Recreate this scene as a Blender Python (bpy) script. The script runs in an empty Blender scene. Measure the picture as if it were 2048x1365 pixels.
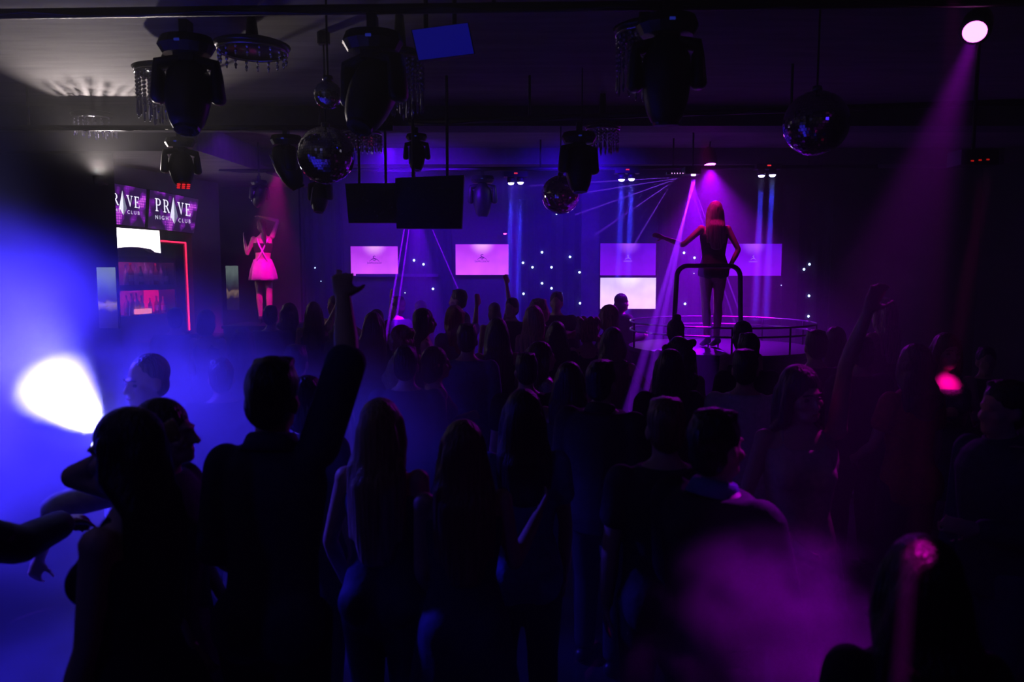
import bpy, bmesh, math, random
import numpy as np
from mathutils import Vector, Matrix, Euler

random.seed(7)
scene = bpy.context.scene
COL = scene.collection
R = math.radians

# ------------------------------------------------------------------ camera
FPX = 1500.0                      # focal length in pixels of the 2048 x 1365 frame
CAMZ = 2.05
PITCH = math.atan((682.5 - 545.0) / FPX)
cam_d = bpy.data.cameras.new('camera')
cam = bpy.data.objects.new('camera', cam_d)
COL.objects.link(cam)
cam_d.sensor_width = 36.0
cam_d.sensor_fit = 'HORIZONTAL'
cam_d.lens = FPX / 2048.0 * 36.0
cam_d.clip_start = 0.05
cam_d.clip_end = 100
cam_d.dof.use_dof = True
cam_d.dof.focus_distance = 9.0
cam_d.dof.aperture_fstop = 2.6
cam.location = (0, 0, CAMZ)
cam.rotation_euler = (math.pi / 2 - PITCH, 0, 0)
scene.camera = cam

# ------------------------------------------------------------------ world and exposure
world = bpy.data.worlds.new('world')
scene.world = world
world.use_nodes = True
world.node_tree.nodes['Background'].inputs[0].default_value = (0.002, 0.0015, 0.01, 1)
world.node_tree.nodes['Background'].inputs[1].default_value = 0.15
# thin haze everywhere in the club, so that real beams show
vs_ = world.node_tree.nodes.new('ShaderNodeVolumeScatter')
vs_.inputs['Density'].default_value = 0.035
world.node_tree.links.new(vs_.outputs[0], world.node_tree.nodes['World Output'].inputs['Volume'])
world.cycles.homogeneous_volume = True
world.cycles.volume_sampling = 'EQUIANGULAR'
scene.view_settings.view_transform = 'Standard'
scene.view_settings.look = 'None'
scene.view_settings.exposure = 0.0
scene.view_settings.gamma = 1.0
scene.view_settings.use_curve_mapping = False
cy = scene.cycles
cy.max_bounces = 2
cy.diffuse_bounces = 1
cy.glossy_bounces = 2
cy.transmission_bounces = 3
cy.transparent_max_bounces = 6
cy.volume_bounces = 0
cy.sample_clamp_indirect = 2.0
cy.sample_clamp_direct = 0.0
cy.caustics_reflective = False
cy.caustics_refractive = False
cy.use_denoising = True
cy.use_adaptive_sampling = True
cy.adaptive_threshold = 0.04
cy.use_light_tree = True
cy.volume_step_rate = 1.0
cy.volume_max_steps = 128


def haze_tube(name, a, b, r0, r1, dens, label, color=(1, 1, 1)):
    """added tube of denser haze along a narrow beam, so that its light shows"""
    m = MATS.get('beam_haze_%g' % dens)
    if m is None:
        m = bpy.data.materials.new('beam_haze'); m.use_nodes = True
        nt = m.node_tree; nt.nodes.remove(nt.nodes['Principled BSDF'])
        v = nt.nodes.new('ShaderNodeVolumeScatter'); v.inputs['Density'].default_value = dens
        nt.links.new(v.outputs[0], nt.nodes['Material Output'].inputs['Volume'])
        m.cycles.homogeneous_volume = True
        m.cycles.volume_sampling = 'DISTANCE'
        MATS['beam_haze_%g' % dens] = m
    a, b = Vector(a), Vector(b)
    s = Sh(); s.loft([Vector((0, 0, 0)), b - a], [r0, r1], seg=12, rnd=False)
    o = obj(name, s, m, None, True); o.location = a
    return tag(o, label, 'light beam', None, 'stuff')


def light_spot(name, loc, target, color, energy, deg, blend=0.4, radius=0.03, parent=None):
    d = bpy.data.lights.new(name, 'SPOT')
    d.color = color
    d.energy = energy
    d.spot_size = R(deg)
    d.spot_blend = blend
    d.shadow_soft_size = radius
    o = bpy.data.objects.new(name, d)
    COL.objects.link(o)
    loc = Vector(loc)
    q = (Vector(target) - loc).to_track_quat('-Z', 'Y')
    if parent is None:
        o.location = loc
        o.rotation_euler = q.to_euler()
    else:
        o.parent = parent
        o.matrix_parent_inverse = parent_world(parent).inverted()
        o.location = loc
        o.rotation_euler = q.to_euler()
    return o


def parent_world(o):
    m = Matrix.LocRotScale(o.location, o.rotation_euler, o.scale)
    if o.parent:
        m = parent_world(o.parent) @ o.matrix_parent_inverse @ m
    return m


def P(px, py, d):
    """the world point at depth y = d that the photograph's pixel shows"""
    xc = (px - 1024.0) / FPX
    yc = (682.5 - py) / FPX
    cp, sp = math.cos(PITCH), math.sin(PITCH)
    v = Vector((xc, cp + yc * sp, -sp + yc * cp))
    return Vector((0, 0, CAMZ)) + v * (d / v.y)


def on_plane(px, py, p0, n):
    a = Vector((0, 0, CAMZ))
    v = P(px, py, 1.0) - a
    return a + v * ((Vector(p0) - a).dot(n) / v.dot(n))


# ------------------------------------------------------------------ added wash lights, without fixtures
# dim blue fill added behind the camera to tint the foreground backs
light_spot('fill_blue_rear_left', (-2.4, -1.2, 3.5), (-0.4, 3.2, 1.2), (0.012, 0.012, 1.0), 13, 75, 0.9, 0.12)
light_spot('fill_blue_rear_right', (3.8, -0.8, 3.5), (2.6, 3.4, 0.8), (0.03, 0.01, 1.0), 7, 70, 0.9, 0.12)
# blue and violet fill added for the stage wall and the bar
light_spot('fill_violet_stage', (-1.6, 9.6, 3.6), (-1.2, 13.6, 1.4), (0.09, 0.0, 1.0), 1150, 100, 0.9, 0.1)
light_spot('fill_blue_stage', (1.0, 9.6, 3.6), (0.8, 13.6, 1.2), (0.04, 0.0, 1.0), 900, 100, 0.9, 0.1)
light_spot('fill_violet_bar', (-3.3, 8.6, 3.6), (-4.0, 12.8, 1.7), (0.18, 0.0, 1.0), 130, 70, 0.9, 0.1)

# ------------------------------------------------------------------ materials
MATS = {}


def mat(name, color=(0.1, 0.1, 0.1), rough=0.6, metal=0.0, emit=None, strength=0.0, scale=12.0, vary=0.25,
        bump=0.0, stretch=(1, 1, 1), sampling=None, spec=0.4, sheen=0.0):
    if name in MATS:
        return MATS[name]
    m = bpy.data.materials.new(name)
    m.use_nodes = True
    nt = m.node_tree
    b = nt.nodes['Principled BSDF']
    b.inputs['Roughness'].default_value = rough
    b.inputs['Metallic'].default_value = metal
    b.inputs['Specular IOR Level'].default_value = spec
    tc = nt.nodes.new('ShaderNodeTexCoord')
    mp = nt.nodes.new('ShaderNodeMapping')
    mp.inputs['Scale'].default_value = stretch
    nz = nt.nodes.new('ShaderNodeTexNoise')
    nz.inputs['Scale'].default_value = scale
    nz.inputs['Detail'].default_value = 3
    nt.links.new(tc.outputs['Object'], mp.inputs['Vector'])
    nt.links.new(mp.outputs['Vector'], nz.inputs['Vector'])
    cr = nt.nodes.new('ShaderNodeValToRGB')
    c = Vector(color)
    lo, hi = c * (1 - vary), c * (1 + vary)
    cr.color_ramp.elements[0].color = (*lo, 1)
    cr.color_ramp.elements[0].position = 0.3
    cr.color_ramp.elements[1].color = (min(hi[0], 1), min(hi[1], 1), min(hi[2], 1), 1)
    cr.color_ramp.elements[1].position = 0.7
    nt.links.new(nz.outputs['Fac'], cr.inputs['Fac'])
    nt.links.new(cr.outputs['Color'], b.inputs['Base Color'])
    if bump > 0:
        bp = nt.nodes.new('ShaderNodeBump')
        bp.inputs['Strength'].default_value = bump
        bp.inputs['Distance'].default_value = 0.02
        nt.links.new(nz.outputs['Fac'], bp.inputs['Height'])
        nt.links.new(bp.outputs['Normal'], b.inputs['Normal'])
    if sheen:
        b.inputs['Sheen Weight'].default_value = sheen
    if emit is not None:
        b.inputs['Emission Color'].default_value = (*emit, 1)
        b.inputs['Emission Strength'].default_value = strength
    if sampling:
        m.cycles.emission_sampling = sampling
    MATS[name] = m
    return m


def skin(tone):
    c = {'fair': (0.62, 0.40, 0.30), 'mid': (0.50, 0.31, 0.22), 'tan': (0.40, 0.24, 0.16)}[tone]
    return mat('skin_' + tone, c, 0.5, vary=0.06, scale=30)


def cloth(name, c, rough=0.8, **k):
    return mat('cloth_' + name, c, rough, vary=0.15, scale=40, bump=0.15, sheen=k.pop('sheen', 0.0), **k)


def hairmat(name, c):
    return mat('hair_' + name, c, 0.42, vary=0.45, scale=26, bump=0.7, stretch=(3.2, 3.2, 0.22), spec=0.5)


BLACK = mat('black_metal', (0.012, 0.012, 0.014), 0.45, scale=30)
DARK = mat('dark_plastic', (0.02, 0.02, 0.022), 0.5)
CHROME = mat('chrome', (0.6, 0.6, 0.62), 0.18, 1.0, vary=0.05)
STEEL = mat('brushed_steel', (0.22, 0.22, 0.24), 0.3, 1.0, vary=0.1)


# ------------------------------------------------------------------ mesh helpers
class Sh:
    """collects closed shells; one Sh becomes one mesh object"""

    def __init__(self):
        self.v, self.f, self.mi = [], [], []

    def add(self, vs, fs, mi=0):
        o = len(self.v)
        self.v.extend([tuple(x) for x in vs])
        for f in fs:
            self.f.append([i + o for i in f])
            self.mi.append(mi)

    def box(self, c, size, rot=None, mi=0):
        c = Vector(c)
        vs = []
        for z in (-.5, .5):
            for y in (-.5, .5):
                for x in (-.5, .5):
                    p = Vector((x * size[0], y * size[1], z * size[2]))
                    if rot is not None:
                        p = rot @ p
                    vs.append(c + p)
        self.add(vs, [(0, 2, 3, 1), (4, 5, 7, 6), (0, 1, 5, 4), (2, 6, 7, 3), (0, 4, 6, 2), (1, 3, 7, 5)], mi)

    def prism(self, pts, off, mi=0):
        """polygon pts swept by the vector off"""
        off = Vector(off)
        n = len(pts)
        vs = [Vector(p) for p in pts] + [Vector(p) + off for p in pts]
        fs = [tuple(reversed(range(n))), tuple(range(n, 2 * n))]
        for i in range(n):
            j = (i + 1) % n
            fs.append((i, j, n + j, n + i))
        self.add(vs, fs, mi)

    def loft(self, pts, ru, rv=None, uh=(1, 0, 0), seg=12, rnd=True, mi=0):
        pts = [Vector(p) for p in pts]
        n = len(pts)
        if not hasattr(ru, '__len__'):
            ru = [ru] * n
        ru = list(ru)
        rv = list(ru) if rv is None else (list(rv) if hasattr(rv, '__len__') else [rv] * n)
        tans = []
        for i in range(n):
            a = pts[max(i - 1, 0)]
            b = pts[min(i + 1, n - 1)]
            t = (b - a)
            tans.append(t.normalized() if t.length > 1e-9 else Vector((0, 0, 1)))
        if rnd:
            r0, r1 = min(ru[0], rv[0]), min(ru[-1], rv[-1])
            pts = [pts[0] - tans[0] * r0 * .62, pts[0] - tans[0] * r0 * .38] + pts + [pts[-1] + tans[-1] * r1 * .38, pts[-1] + tans[-1] * r1 * .62]
            ru = [ru[0] * .45, ru[0] * .8] + ru + [ru[-1] * .8, ru[-1] * .45]
            rv = [rv[0] * .45, rv[0] * .8] + rv + [rv[-1] * .8, rv[-1] * .45]
            tans = [tans[0]] * 2 + tans + [tans[-1]] * 2
            n += 4
        uh = Vector(uh)
        vs, fs = [], []
        for i in range(n):
            t = tans[i]
            u = uh - t * uh.dot(t)
            if u.length < 1e-4:
                u = Vector((0, 1, 0)) - t * t.y
                if u.length < 1e-4:
                    u = Vector((1, 0, 0))
            u.normalize()
            w = t.cross(u)
            for k in range(seg):
                a = 2 * math.pi * k / seg
                vs.append(pts[i] + u * (ru[i] * math.cos(a)) + w * (rv[i] * math.sin(a)))
        for i in range(n - 1):
            for k in range(seg):
                k2 = (k + 1) % seg
                fs.append((i * seg + k, i * seg + k2, (i + 1) * seg + k2, (i + 1) * seg + k))
        fs.append(tuple(reversed(range(seg))))
        fs.append(tuple((n - 1) * seg + k for k in range(seg)))
        self.add(vs, fs, mi)

    def ell(self, c, r, rot=None, nu=14, nv=9, mi=0):
        c = Vector(c)
        if not hasattr(r, '__len__'):
            r = (r, r, r)
        vs, fs = [], []
        for j in range(1, nv):
            th = math.pi * j / nv
            for i in range(nu):
                ph = 2 * math.pi * i / nu
                p = Vector((r[0] * math.sin(th) * math.cos(ph), r[1] * math.sin(th) * math.sin(ph), r[2] * math.cos(th)))
                vs.append(p)
        vs.append(Vector((0, 0, r[2])))
        vs.append(Vector((0, 0, -r[2])))
        if rot is not None:
            vs = [rot @ p for p in vs]
        vs = [p + c for p in vs]
        N = (nv - 1) * nu
        for j in range(nv - 2):
            for i in range(nu):
                i2 = (i + 1) % nu
                fs.append((j * nu + i, (j + 1) * nu + i, (j + 1) * nu + i2, j * nu + i2))
        for i in range(nu):
            i2 = (i + 1) % nu
            fs.append((N, i, i2))
            fs.append((N + 1, (nv - 2) * nu + i2, (nv - 2) * nu + i))
        self.add(vs, fs, mi)

    def lathe(self, prof, c=(0, 0, 0), seg=20, rot=None, mi=0):
        """profile of (r, z) from bottom to top around z"""
        c = Vector(c)
        vs, fs = [], []
        n = len(prof)
        for r, z in prof:
            for k in range(seg):
                a = 2 * math.pi * k / seg
                p = Vector((max(r, 1e-4) * math.cos(a), max(r, 1e-4) * math.sin(a), z))
                if rot is not None:
                    p = rot @ p
                vs.append(c + p)
        for i in range(n - 1):
            for k in range(seg):
                k2 = (k + 1) % seg
                fs.append((i * seg + k, i * seg + k2, (i + 1) * seg + k2, (i + 1) * seg + k))
        fs.append(tuple(reversed(range(seg))))
        fs.append(tuple((n - 1) * seg + k for k in range(seg)))
        self.add(vs, fs, mi)

    def mesh(self, name):
        me = bpy.data.meshes.new(name)
        me.from_pydata(self.v, [], self.f)
        if any(self.mi):
            me.polygons.foreach_set('material_index', self.mi)
        me.update()
        return me


REMESHED = []


def obj(name, sh, m, parent=None, smooth=False, voxel=None, relax=4, loc=None, rotz=None):
    me = sh.mesh(name) if isinstance(sh, Sh) else sh
    for mm in (m if isinstance(m, (list, tuple)) else [m]):
        me.materials.append(mm)
    o = bpy.data.objects.new(name, me)
    COL.objects.link(o)
    if parent is not None:
        o.parent = parent
    if loc is not None:
        o.location = loc
    if rotz is not None:
        o.rotation_euler = (0, 0, rotz)
    if voxel:
        r = o.modifiers.new('r', 'REMESH')
        r.mode = 'VOXEL'
        r.voxel_size = voxel
        r.use_smooth_shade = True
        s = o.modifiers.new('s', 'SMOOTH')
        s.factor = 0.5
        s.iterations = relax
        REMESHED.append(o)
    elif smooth:
        me.polygons.foreach_set('use_smooth', [True] * len(me.polygons))
    return o


def finish_remesh():
    bpy.context.view_layer.update()
    dg = bpy.context.evaluated_depsgraph_get()
    for o in REMESHED:
        me = bpy.data.meshes.new_from_object(o.evaluated_get(dg))
        me.name = o.name
        old = o.data
        mats = [s for s in old.materials]
        o.modifiers.clear()
        o.data = me
        if not len(me.materials):
            for x in mats:
                me.materials.append(x)
        bpy.data.meshes.remove(old)
    REMESHED.clear()


def empty(name, loc, rotz=0.0):
    o = bpy.data.objects.new(name, None)
    o.empty_display_size = 0.1
    COL.objects.link(o)
    o.location = loc
    o.rotation_euler = (0, 0, rotz)
    return o


def tag(o, label=None, cat=None, group=None, kind=None):
    if label:
        o['label'] = label
    if cat:
        o['category'] = cat
    if group:
        o['group'] = group
    if kind:
        o['kind'] = kind
    return o


def struct(name, sh, m, label, cat, **k):
    o = obj(name, sh, m, **k)
    return tag(o, label, cat, None, 'structure')


def copy_tree(o, parent=None):
    c = o.copy()
    COL.objects.link(c)
    c.parent = parent
    for ch in [x for x in o.children]:
        copy_tree(ch, c)
    return c

# ------------------------------------------------------------------ the room
H = 3.9
FLOORM = mat('dance_floor', (0.02, 0.02, 0.024), 0.35, scale=3, vary=0.4, bump=0.05)
WALLM = mat('dark_wall_paint', (0.05, 0.045, 0.06), 0.75, scale=2.0, vary=0.2, bump=0.05)
CEILM = mat('grey_ceiling_paint', (0.20, 0.185, 0.18), 0.85, scale=3, vary=0.25, bump=0.2, stretch=(0.5, 3, 1))
GREYW = mat('grey_bar_wall', (0.30, 0.28, 0.30), 0.8, scale=5, vary=0.1, bump=0.05)
YF = 13.6        # stage wall
YB = -2.4        # wall behind the camera
XL, XR = -8.4, 8.4

s = Sh(); s.box((0, (YF + YB) / 2, -0.1), (XR - XL, YF - YB, 0.2))
struct('floor', s, FLOORM, 'dark smooth dance floor under the crowd', 'floor')
s = Sh(); s.box((0, (YF + YB) / 2, H + 0.1), (XR - XL, YF - YB, 0.2))
struct('ceiling', s, CEILM, 'grey painted ceiling lit only above the bar side', 'ceiling')
s = Sh(); s.box((0, YF + 0.1, H / 2), (XR - XL, 0.2, H))
struct('wall_back', s, WALLM, 'dark stage wall behind the television screens', 'wall')
s = Sh(); s.box((XL - 0.1, (YF + YB) / 2, H / 2), (0.2, YF - YB, H))
struct('wall_left', s, WALLM, 'dark wall at the far left of the club', 'wall')
s = Sh(); s.box((XR + 0.1, (YF + YB) / 2, H / 2), (0.2, YF - YB, H))
struct('wall_right', s, WALLM, 'unlit black wall on the right side of the club', 'wall')
s = Sh(); s.box((0, YB - 0.1, H / 2), (XR - XL, 0.2, H))
struct('wall_front', s, WALLM, 'dark wall behind the photographer', 'wall')

# dark pier on the left that hides the start of the bar
pe = P(240, 600, 9.7).x
pe2 = P(237, 600, 9.95).x
s = Sh(); s.prism([(XL + .002, 9.7, 0), (pe, 9.7, 0), (pe2, 9.95, 0), (XL + .002, 9.95, 0)], (0, 0, H))
struct('wall_pier', s, mat('pier_paint', (0.035, 0.035, 0.05), 0.8, scale=3), 'dark pier left of the bar opening', 'wall')

# angled bar wall: front plane through A and B, wall itself 0.45 m behind it
A = Vector((-5.58, 10.6, 0)); B = Vector((-4.98, 12.8, 0))
BU = (B - A).normalized()
BN = Vector((BU.y, -BU.x, 0))
bw = Sh()
a2 = A - BN * 0.45 - BU * 0.5
b2 = B - BN * 0.45 + BU * 0.35
bw.prism([a2, b2, b2 - BN * 0.15, a2 - BN * 0.15], (0, 0, H))
struct('wall_bar', bw, GREYW, 'grey wall of the bar beneath the logo screens', 'wall')
# pilaster at the far end of the bar
s = Sh()
p0, p1 = on_plane(384, 500, A, BN), on_plane(441, 500, A, BN)
s.prism([Vector((p0.x, p0.y, 0)), Vector((p1.x, p1.y, 0)), Vector((p1.x, p1.y, 0)) - BN * 0.449, Vector((p0.x, p0.y, 0)) - BN * 0.449], (0, 0, H - 0.35))
struct('wall_pilaster', s, GREYW, 'grey pilaster between the bar and the dancer in pink', 'wall')
# lintel above the bar, screens hang on it
s = Sh()
q0 = on_plane(225, 500, A, BN); q1 = on_plane(384, 500, A, BN)
for q in (q0, q1): q.z = 0
zb = on_plane(300, 452, A, BN).z
s.prism([q0 + Vector((0, 0, zb)), q1 + Vector((0, 0, zb)), q1 + Vector((0, 0, zb)) - BN * 0.449, q0 + Vector((0, 0, zb)) - BN * 0.449], (0, 0, H - 0.35 - zb))
struct('trim_1', s, GREYW, 'grey lintel over the bar behind the logo screens', 'lintel')
# lowered ceiling over the bar
s = Sh()
s.prism([(-6.8, 9.5, 0), (-3.9, 9.5, 0), (-3.6, 13.55, 0), (-6.8, 13.55, 0)], (0, 0, 0.34))
for i, v in enumerate(s.v): s.v[i] = (v[0], v[1], v[2] + H - 0.345)
struct('ceiling_soffit', s, CEILM, 'lowered grey ceiling over the bar', 'ceiling')
# cross beams of the ceiling
for i, (y0, y1, dz) in enumerate([(8.55, 8.95, 0.22), (11.4, 11.75, 0.24)]):
    s = Sh(); s.box((0.6, (y0 + y1) / 2, H - dz / 2 - 0.002), (13.5 if i else 15.0, y1 - y0, dz))
    struct('ceiling_beam', s, mat('beam_paint', (0.07, 0.065, 0.075), 0.8), ('dark ceiling beam crossing above the disco balls' if i == 0 else 'dark ceiling beam above the stage lights'), 'beam')
# flat square pillars between the televisions
PILM = mat('violet_pillar', (0.10, 0.06, 0.11), 0.55, scale=6)
for i, (x0, x1, lb) in enumerate([(440, 600, 'dark recessed wall panel behind the dancer in pink'), (1022, 1036, 'narrow pillar right of the second television'), (1163, 1198, 'flat pillar left of the stacked televisions'), (1566, 1596, 'flat pillar right of the last television'), (1662, 1740, 'dark door-sized panel on the right of the stage')]):
    a, b = P(x0, 500, YF - 0.1), P(x1, 500, YF - 0.1)
    s = Sh(); s.box(((a.x + b.x) / 2, YF - 0.06, H / 2 - 0.15), (b.x - a.x, 0.118, H - 0.3))
    struct('wall_panel', s, PILM if i not in (0, 4) else mat('black_panel', (0.03, 0.025, 0.04), 0.6), lb, 'wall panel')
# ledge under the first televisions
s = Sh(); a, b = P(715, 551, YF - .05), P(878, 551, YF - .05)
s.box(((a.x + b.x) / 2, YF - 0.1, a.z), (b.x - a.x, 0.198, 0.05))
struct('trim_2', s, PILM, 'thin ledge running right from under the first television', 'ledge')

# ------------------------------------------------------------------ lighting bars under the ceiling
def bar(p0, p1, label, r=0.028, drops=3):
    p0, p1 = Vector(p0), Vector(p1)
    t = empty('lighting_bar', ((p0 + p1) / 2).to_tuple())
    o = t.location
    s = Sh(); s.loft([p0 - o, p1 - o], r, seg=12, rnd=False)
    obj('pipe', s, BLACK, t, True)
    for k in range(drops):
        f = (k + 0.5) / drops
        q = p0.lerp(p1, f)
        s = Sh(); s.loft([q - o, Vector((q.x, q.y, H - 0.002)) - o], 0.012, seg=8, rnd=False)
        obj('drop_rod', s, BLACK, t, True)
    s = Sh()
    pts = [p0.lerp(p1, k / 30) + Vector((0, -r - .004, -0.03 * abs(math.sin(k * 0.9)))) - o for k in range(31)]
    s.loft(pts, 0.008, seg=6)
    obj('cable', s, DARK, t, True)
    return tag(t, label, 'pipe', 'black lighting bars')

BARZ = 3.5
bar((-5.0, 4.45, BARZ), (4.8, 4.1, BARZ), 'black lighting bar nearest the camera at the top')
bar((-5.6, 7.72, BARZ), (-1.2, 7.72, BARZ), 'black lighting bar over the left crowd behind the first spotlights')
bar((-1.0, 7.45, BARZ), (6.0, 6.3, BARZ), 'black lighting bar slanting over the middle and right crowd')
bar((-4.2, 10.95, BARZ), (5.0, 10.45, BARZ), 'black lighting bar above the stage holding the blue twin lights', drops=5)

# ------------------------------------------------------------------ fixtures
def lens_mat(name, c, st, sampling='NONE'):
    return mat('lens_' + name, (0.02, 0.02, 0.02), 0.2, emit=c, strength=st, sampling=sampling)

def moving_head(clamp, aim, label, k=1.0, lens=None, red=False, strip=False, hang=False, group='moving head spotlights'):
    """clamp: point on the bar; aim: direction of the head"""
    t = empty('moving_head_light', clamp)
    aim = Vector(aim).normalized()
    s = Sh(); s.box((0, 0, 0.0), (0.05 * k, 0.09 * k, 0.09 * k)); obj('clamp', s, BLACK, t)
    s = Sh(); s.loft([(0, 0, -0.05 * k), (0, 0, -0.1 * k), (0, 0, -.15 * k)], [.15 * k, .17 * k, .14 * k], [.12 * k, .14 * k, .11 * k], seg=16, rnd=False)
    b = obj('base', s, BLACK, t)
    s = Sh(); s.box((0.0, -.137 * k, -.1 * k), (0.03 * k, 0.008, 0.014 * k)); obj('display', s, mat('dim_display', (0.01, 0.01, 0.01), 0.3, emit=(0.02, 0.03, 0.4), strength=0.4, sampling='NONE'), b)
    if hang:
        s = Sh(); s.loft([(0, 0, .02), (0, 0, H - .003 - clamp[2])], .014, seg=8, rnd=False); obj('hanger_rod', s, BLACK, t)
    zc = -0.36 * k
    h = Vector((aim.x, aim.y, 0))
    ux = Vector((-h.y, h.x, 0)).normalized() if h.length > 0.1 else Vector((1, 0, 0))
    s = Sh(); s.box((0, 0, -0.17 * k), (0.12 * k, 0.12 * k, 0.05 * k)); obj('swivel', s, BLACK, t)
    for sg in (-1, 1):
        s = Sh()
        c0 = ux * sg * 0.04 * k + Vector((0, 0, -0.18 * k))
        c1 = ux * sg * 0.165 * k + Vector((0, 0, -0.21 * k))
        c2 = ux * sg * 0.172 * k + Vector((0, 0, zc - 0.05 * k))
        s.loft([c0, c1, c1 + Vector((0, 0, -.05 * k)), c2], [.03 * k, .035 * k, .035 * k, .045 * k], [.06 * k, .07 * k, .075 * k, .07 * k], uh=ux, seg=10)
        obj('yoke_arm', s, BLACK, t, True)
    c = Vector((0, 0, zc))
    s = Sh()
    s.loft([c - aim * .17 * k, c - aim * .1 * k, c + aim * 0.02 * k, c + aim * .13 * k, c + aim * .2 * k],
           [.085 * k, .125 * k, .135 * k, .12 * k, .10 * k], uh=ux, seg=18)
    hd = obj('head', s, BLACK, t, True)
    s = Sh()
    s.loft([c + aim * .245 * k, c + aim * .262 * k], [.075 * k, .07 * k], uh=ux, seg=18, rnd=False)
    obj('lens', s, lens or mat('dark_glass', (0.03, 0.03, 0.04), 0.08), hd)
    if red:
        for j in range(3):
            w = ux.cross(aim)
            for i in range(3):
                s = Sh()
                q = c + aim * .272 * k + ux * (i - 1) * .05 * k + w * (j - 1) * 0.032 * k
                s.loft([q, q + aim * .006], [.02 * k, .02 * k], [0.009 * k, .009 * k], uh=ux, seg=8, rnd=False)
                obj('red_led', s, lens_mat('red', (1, 0.02, 0.03), 0.9), hd)
    if strip:
        s = Sh(); w = ux.cross(aim)
        s.loft([c - aim * .1 * k - Vector((0.1 * k, .09 * k, 0)), c + aim * .15 * k - Vector((.1 * k, .08 * k, 0))], .014 * k, seg=8)
        obj('grey_stripe', s, mat('stripe_grey', (0.5, 0.5, 0.52), 0.4), hd, True)  # pale grey bar for the lit stripe on the head
    return tag(t, label, 'spotlight', group)

def barp(px, py, d):
    p = P(px, py, d); return p
# first row, near black silhouettes
moving_head(P(372, 58, 4.4), (0.05, -0.3, -1), 'big black spotlight head in front of the lit ceiling patch', .95)
moving_head(P(745, 48, 4.3), (-0.25, -0.45, -0.9), 'big black spotlight head beside the blue tilted screen', 1.0)
moving_head(P(1335, 15, 4.2), (0.02, 0.1, -1), 'big black spotlight head right of centre at the top', 1.0)
# second row
moving_head(P(360, 268, 7.7), (0.25, -0.45, -0.8), 'spotlight with glowing red lamp rows above the logo screens', .9, red=True)
moving_head(P(572, 262, 7.7), (0.35, 0.2, -0.8), 'tilted spotlight left of the blue-lit disco ball', 0.95, strip=True)
moving_head(P(640, 340, 9.4), (-0.1, -0.2, -1), 'small spotlight hanging below the blue-lit disco ball', 0.85, strip=True, hang=True)
moving_head(P(833, 262, 7.4), (0.0, -0.2, -1), 'slim spotlight above the black hanging screens', 0.62, strip=True)
PINKL = lens_mat('pink', (1.0, 0.12, 0.3), 9)
moving_head(P(1158, 255, 7.0), (0.05, -0.1, -1), 'black spotlight with small pink lamp above the far disco ball', 0.95, lens=mat('dark_glass', (0.03, 0.03, 0.04), 0.08))
moving_head(P(965, 345, 10.8), (0.0, 0.1, -1), 'spotlight with small bright display left of the blue twin lights', 1.0)
moving_head(P(518, 356, 10.9), (-0.3, 0.4, -0.5), 'small grey spotlight above the dancer in pink', 0.7, strip=True, hang=True)

# small pink lamp next to the second-row spotlight
def pin_lamp(px, py, d, c, st, r, label, name='pin_lamp', hang=True):
    p = P(px, py, d)
    t = empty(name, p)
    s = Sh(); s.lathe([(r * .5, r * 1.6), (r * 1.15, r * 1.5), (r * 1.25, 0.0), (r * 1.1, -0.002)][::-1], seg=14)
    obj('housing', s, BLACK, t)
    s = Sh(); s.ell((0, 0, -0.004), (r, r, r * .6)); obj('bulb', s, lens_mat(name + label[:8], c, st), t, True)
    if hang:
        s = Sh(); s.loft([(0, 0, r * 1.4), (0, 0, H - 0.003 - p.z)], 0.006, seg=6, rnd=False); obj('stem', s, BLACK, t)
    return tag(t, label, 'lamp')
pin_lamp(1163, 349, 7.0, (1.0, 0.2, 0.35), 14, 0.016, 'tiny pink lamp under the black spotlight near the centre')
t = pin_lamp(1010, 467, YF - .3, (1.0, 0.05, 0.45), 12, 0.03, 'small magenta lamp above the second television', hang=False)
s = Sh(); s.loft([(0, 0, .03), (0, 0.29, 0.05)], 0.012, seg=8); obj('arm', s, BLACK, t)

# twin blue lights over the stage
BLENS = lens_mat('blue_white', (0.45, 0.5, 1.0), 12)
def twin_light(pxa, pxb, py, d, label):
    a, b = P(pxa, py + 1, d), P(pxb, py, d)
    m = (a + b) / 2
    t = empty('twin_beam_light', m)
    s = Sh(); s.box((0, 0, 0.11), (0.34, 0.16, 0.07)); bd = obj('housing', s, BLACK, t)
    s = Sh(); s.box((-0.0, -.082, 0.12), (0.05, 0.006, 0.018)); obj('red_display', s, lens_mat('red_display', (1, 0.03, 0.05), 1.0), bd)
    s = Sh(); s.loft([(0, 0, .14), (0, 0, BARZ - m.z)], 0.02, seg=8, rnd=False); obj('bracket', s, BLACK, t)
    for q in (a, b):
        l = q - m
        s = Sh(); s.lathe([(0.05, 0.0), (.055, 0.03), (0.05, 0.08)], l, seg=16); h = obj('lamp_tube', s, BLACK, t, True)
        s = Sh(); s.lathe([(0.004, -0.03), (.03, -0.024), (.043, -0.008), (.044, 0.0)], l, seg=16); obj('lens', s, BLENS, h, True)
        light_spot('twin_beam', q + Vector((0, 0, -0.05)), q + Vector((-0.05, -0.05, -2.0)), (0.03, 0.025, 1.0), 22000, 2.2, 0.6, 0.035)
        haze_tube('blue_beam', q + Vector((0, 0, -0.06)), q + Vector((-0.05, -0.05, -2.0)), 0.045, .075, 0.6, ('left' if q is a else 'right') + ' narrow blue beam below the ' + label)
    return tag(t, label, 'spotlight', 'blue twin beam lights')
twin_light(1022, 1041, 365, 10.8, 'blue twin beam light left of the far disco ball')
twin_light(1243, 1263, 358, 10.6, 'blue twin beam light above the stacked televisions')
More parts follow.
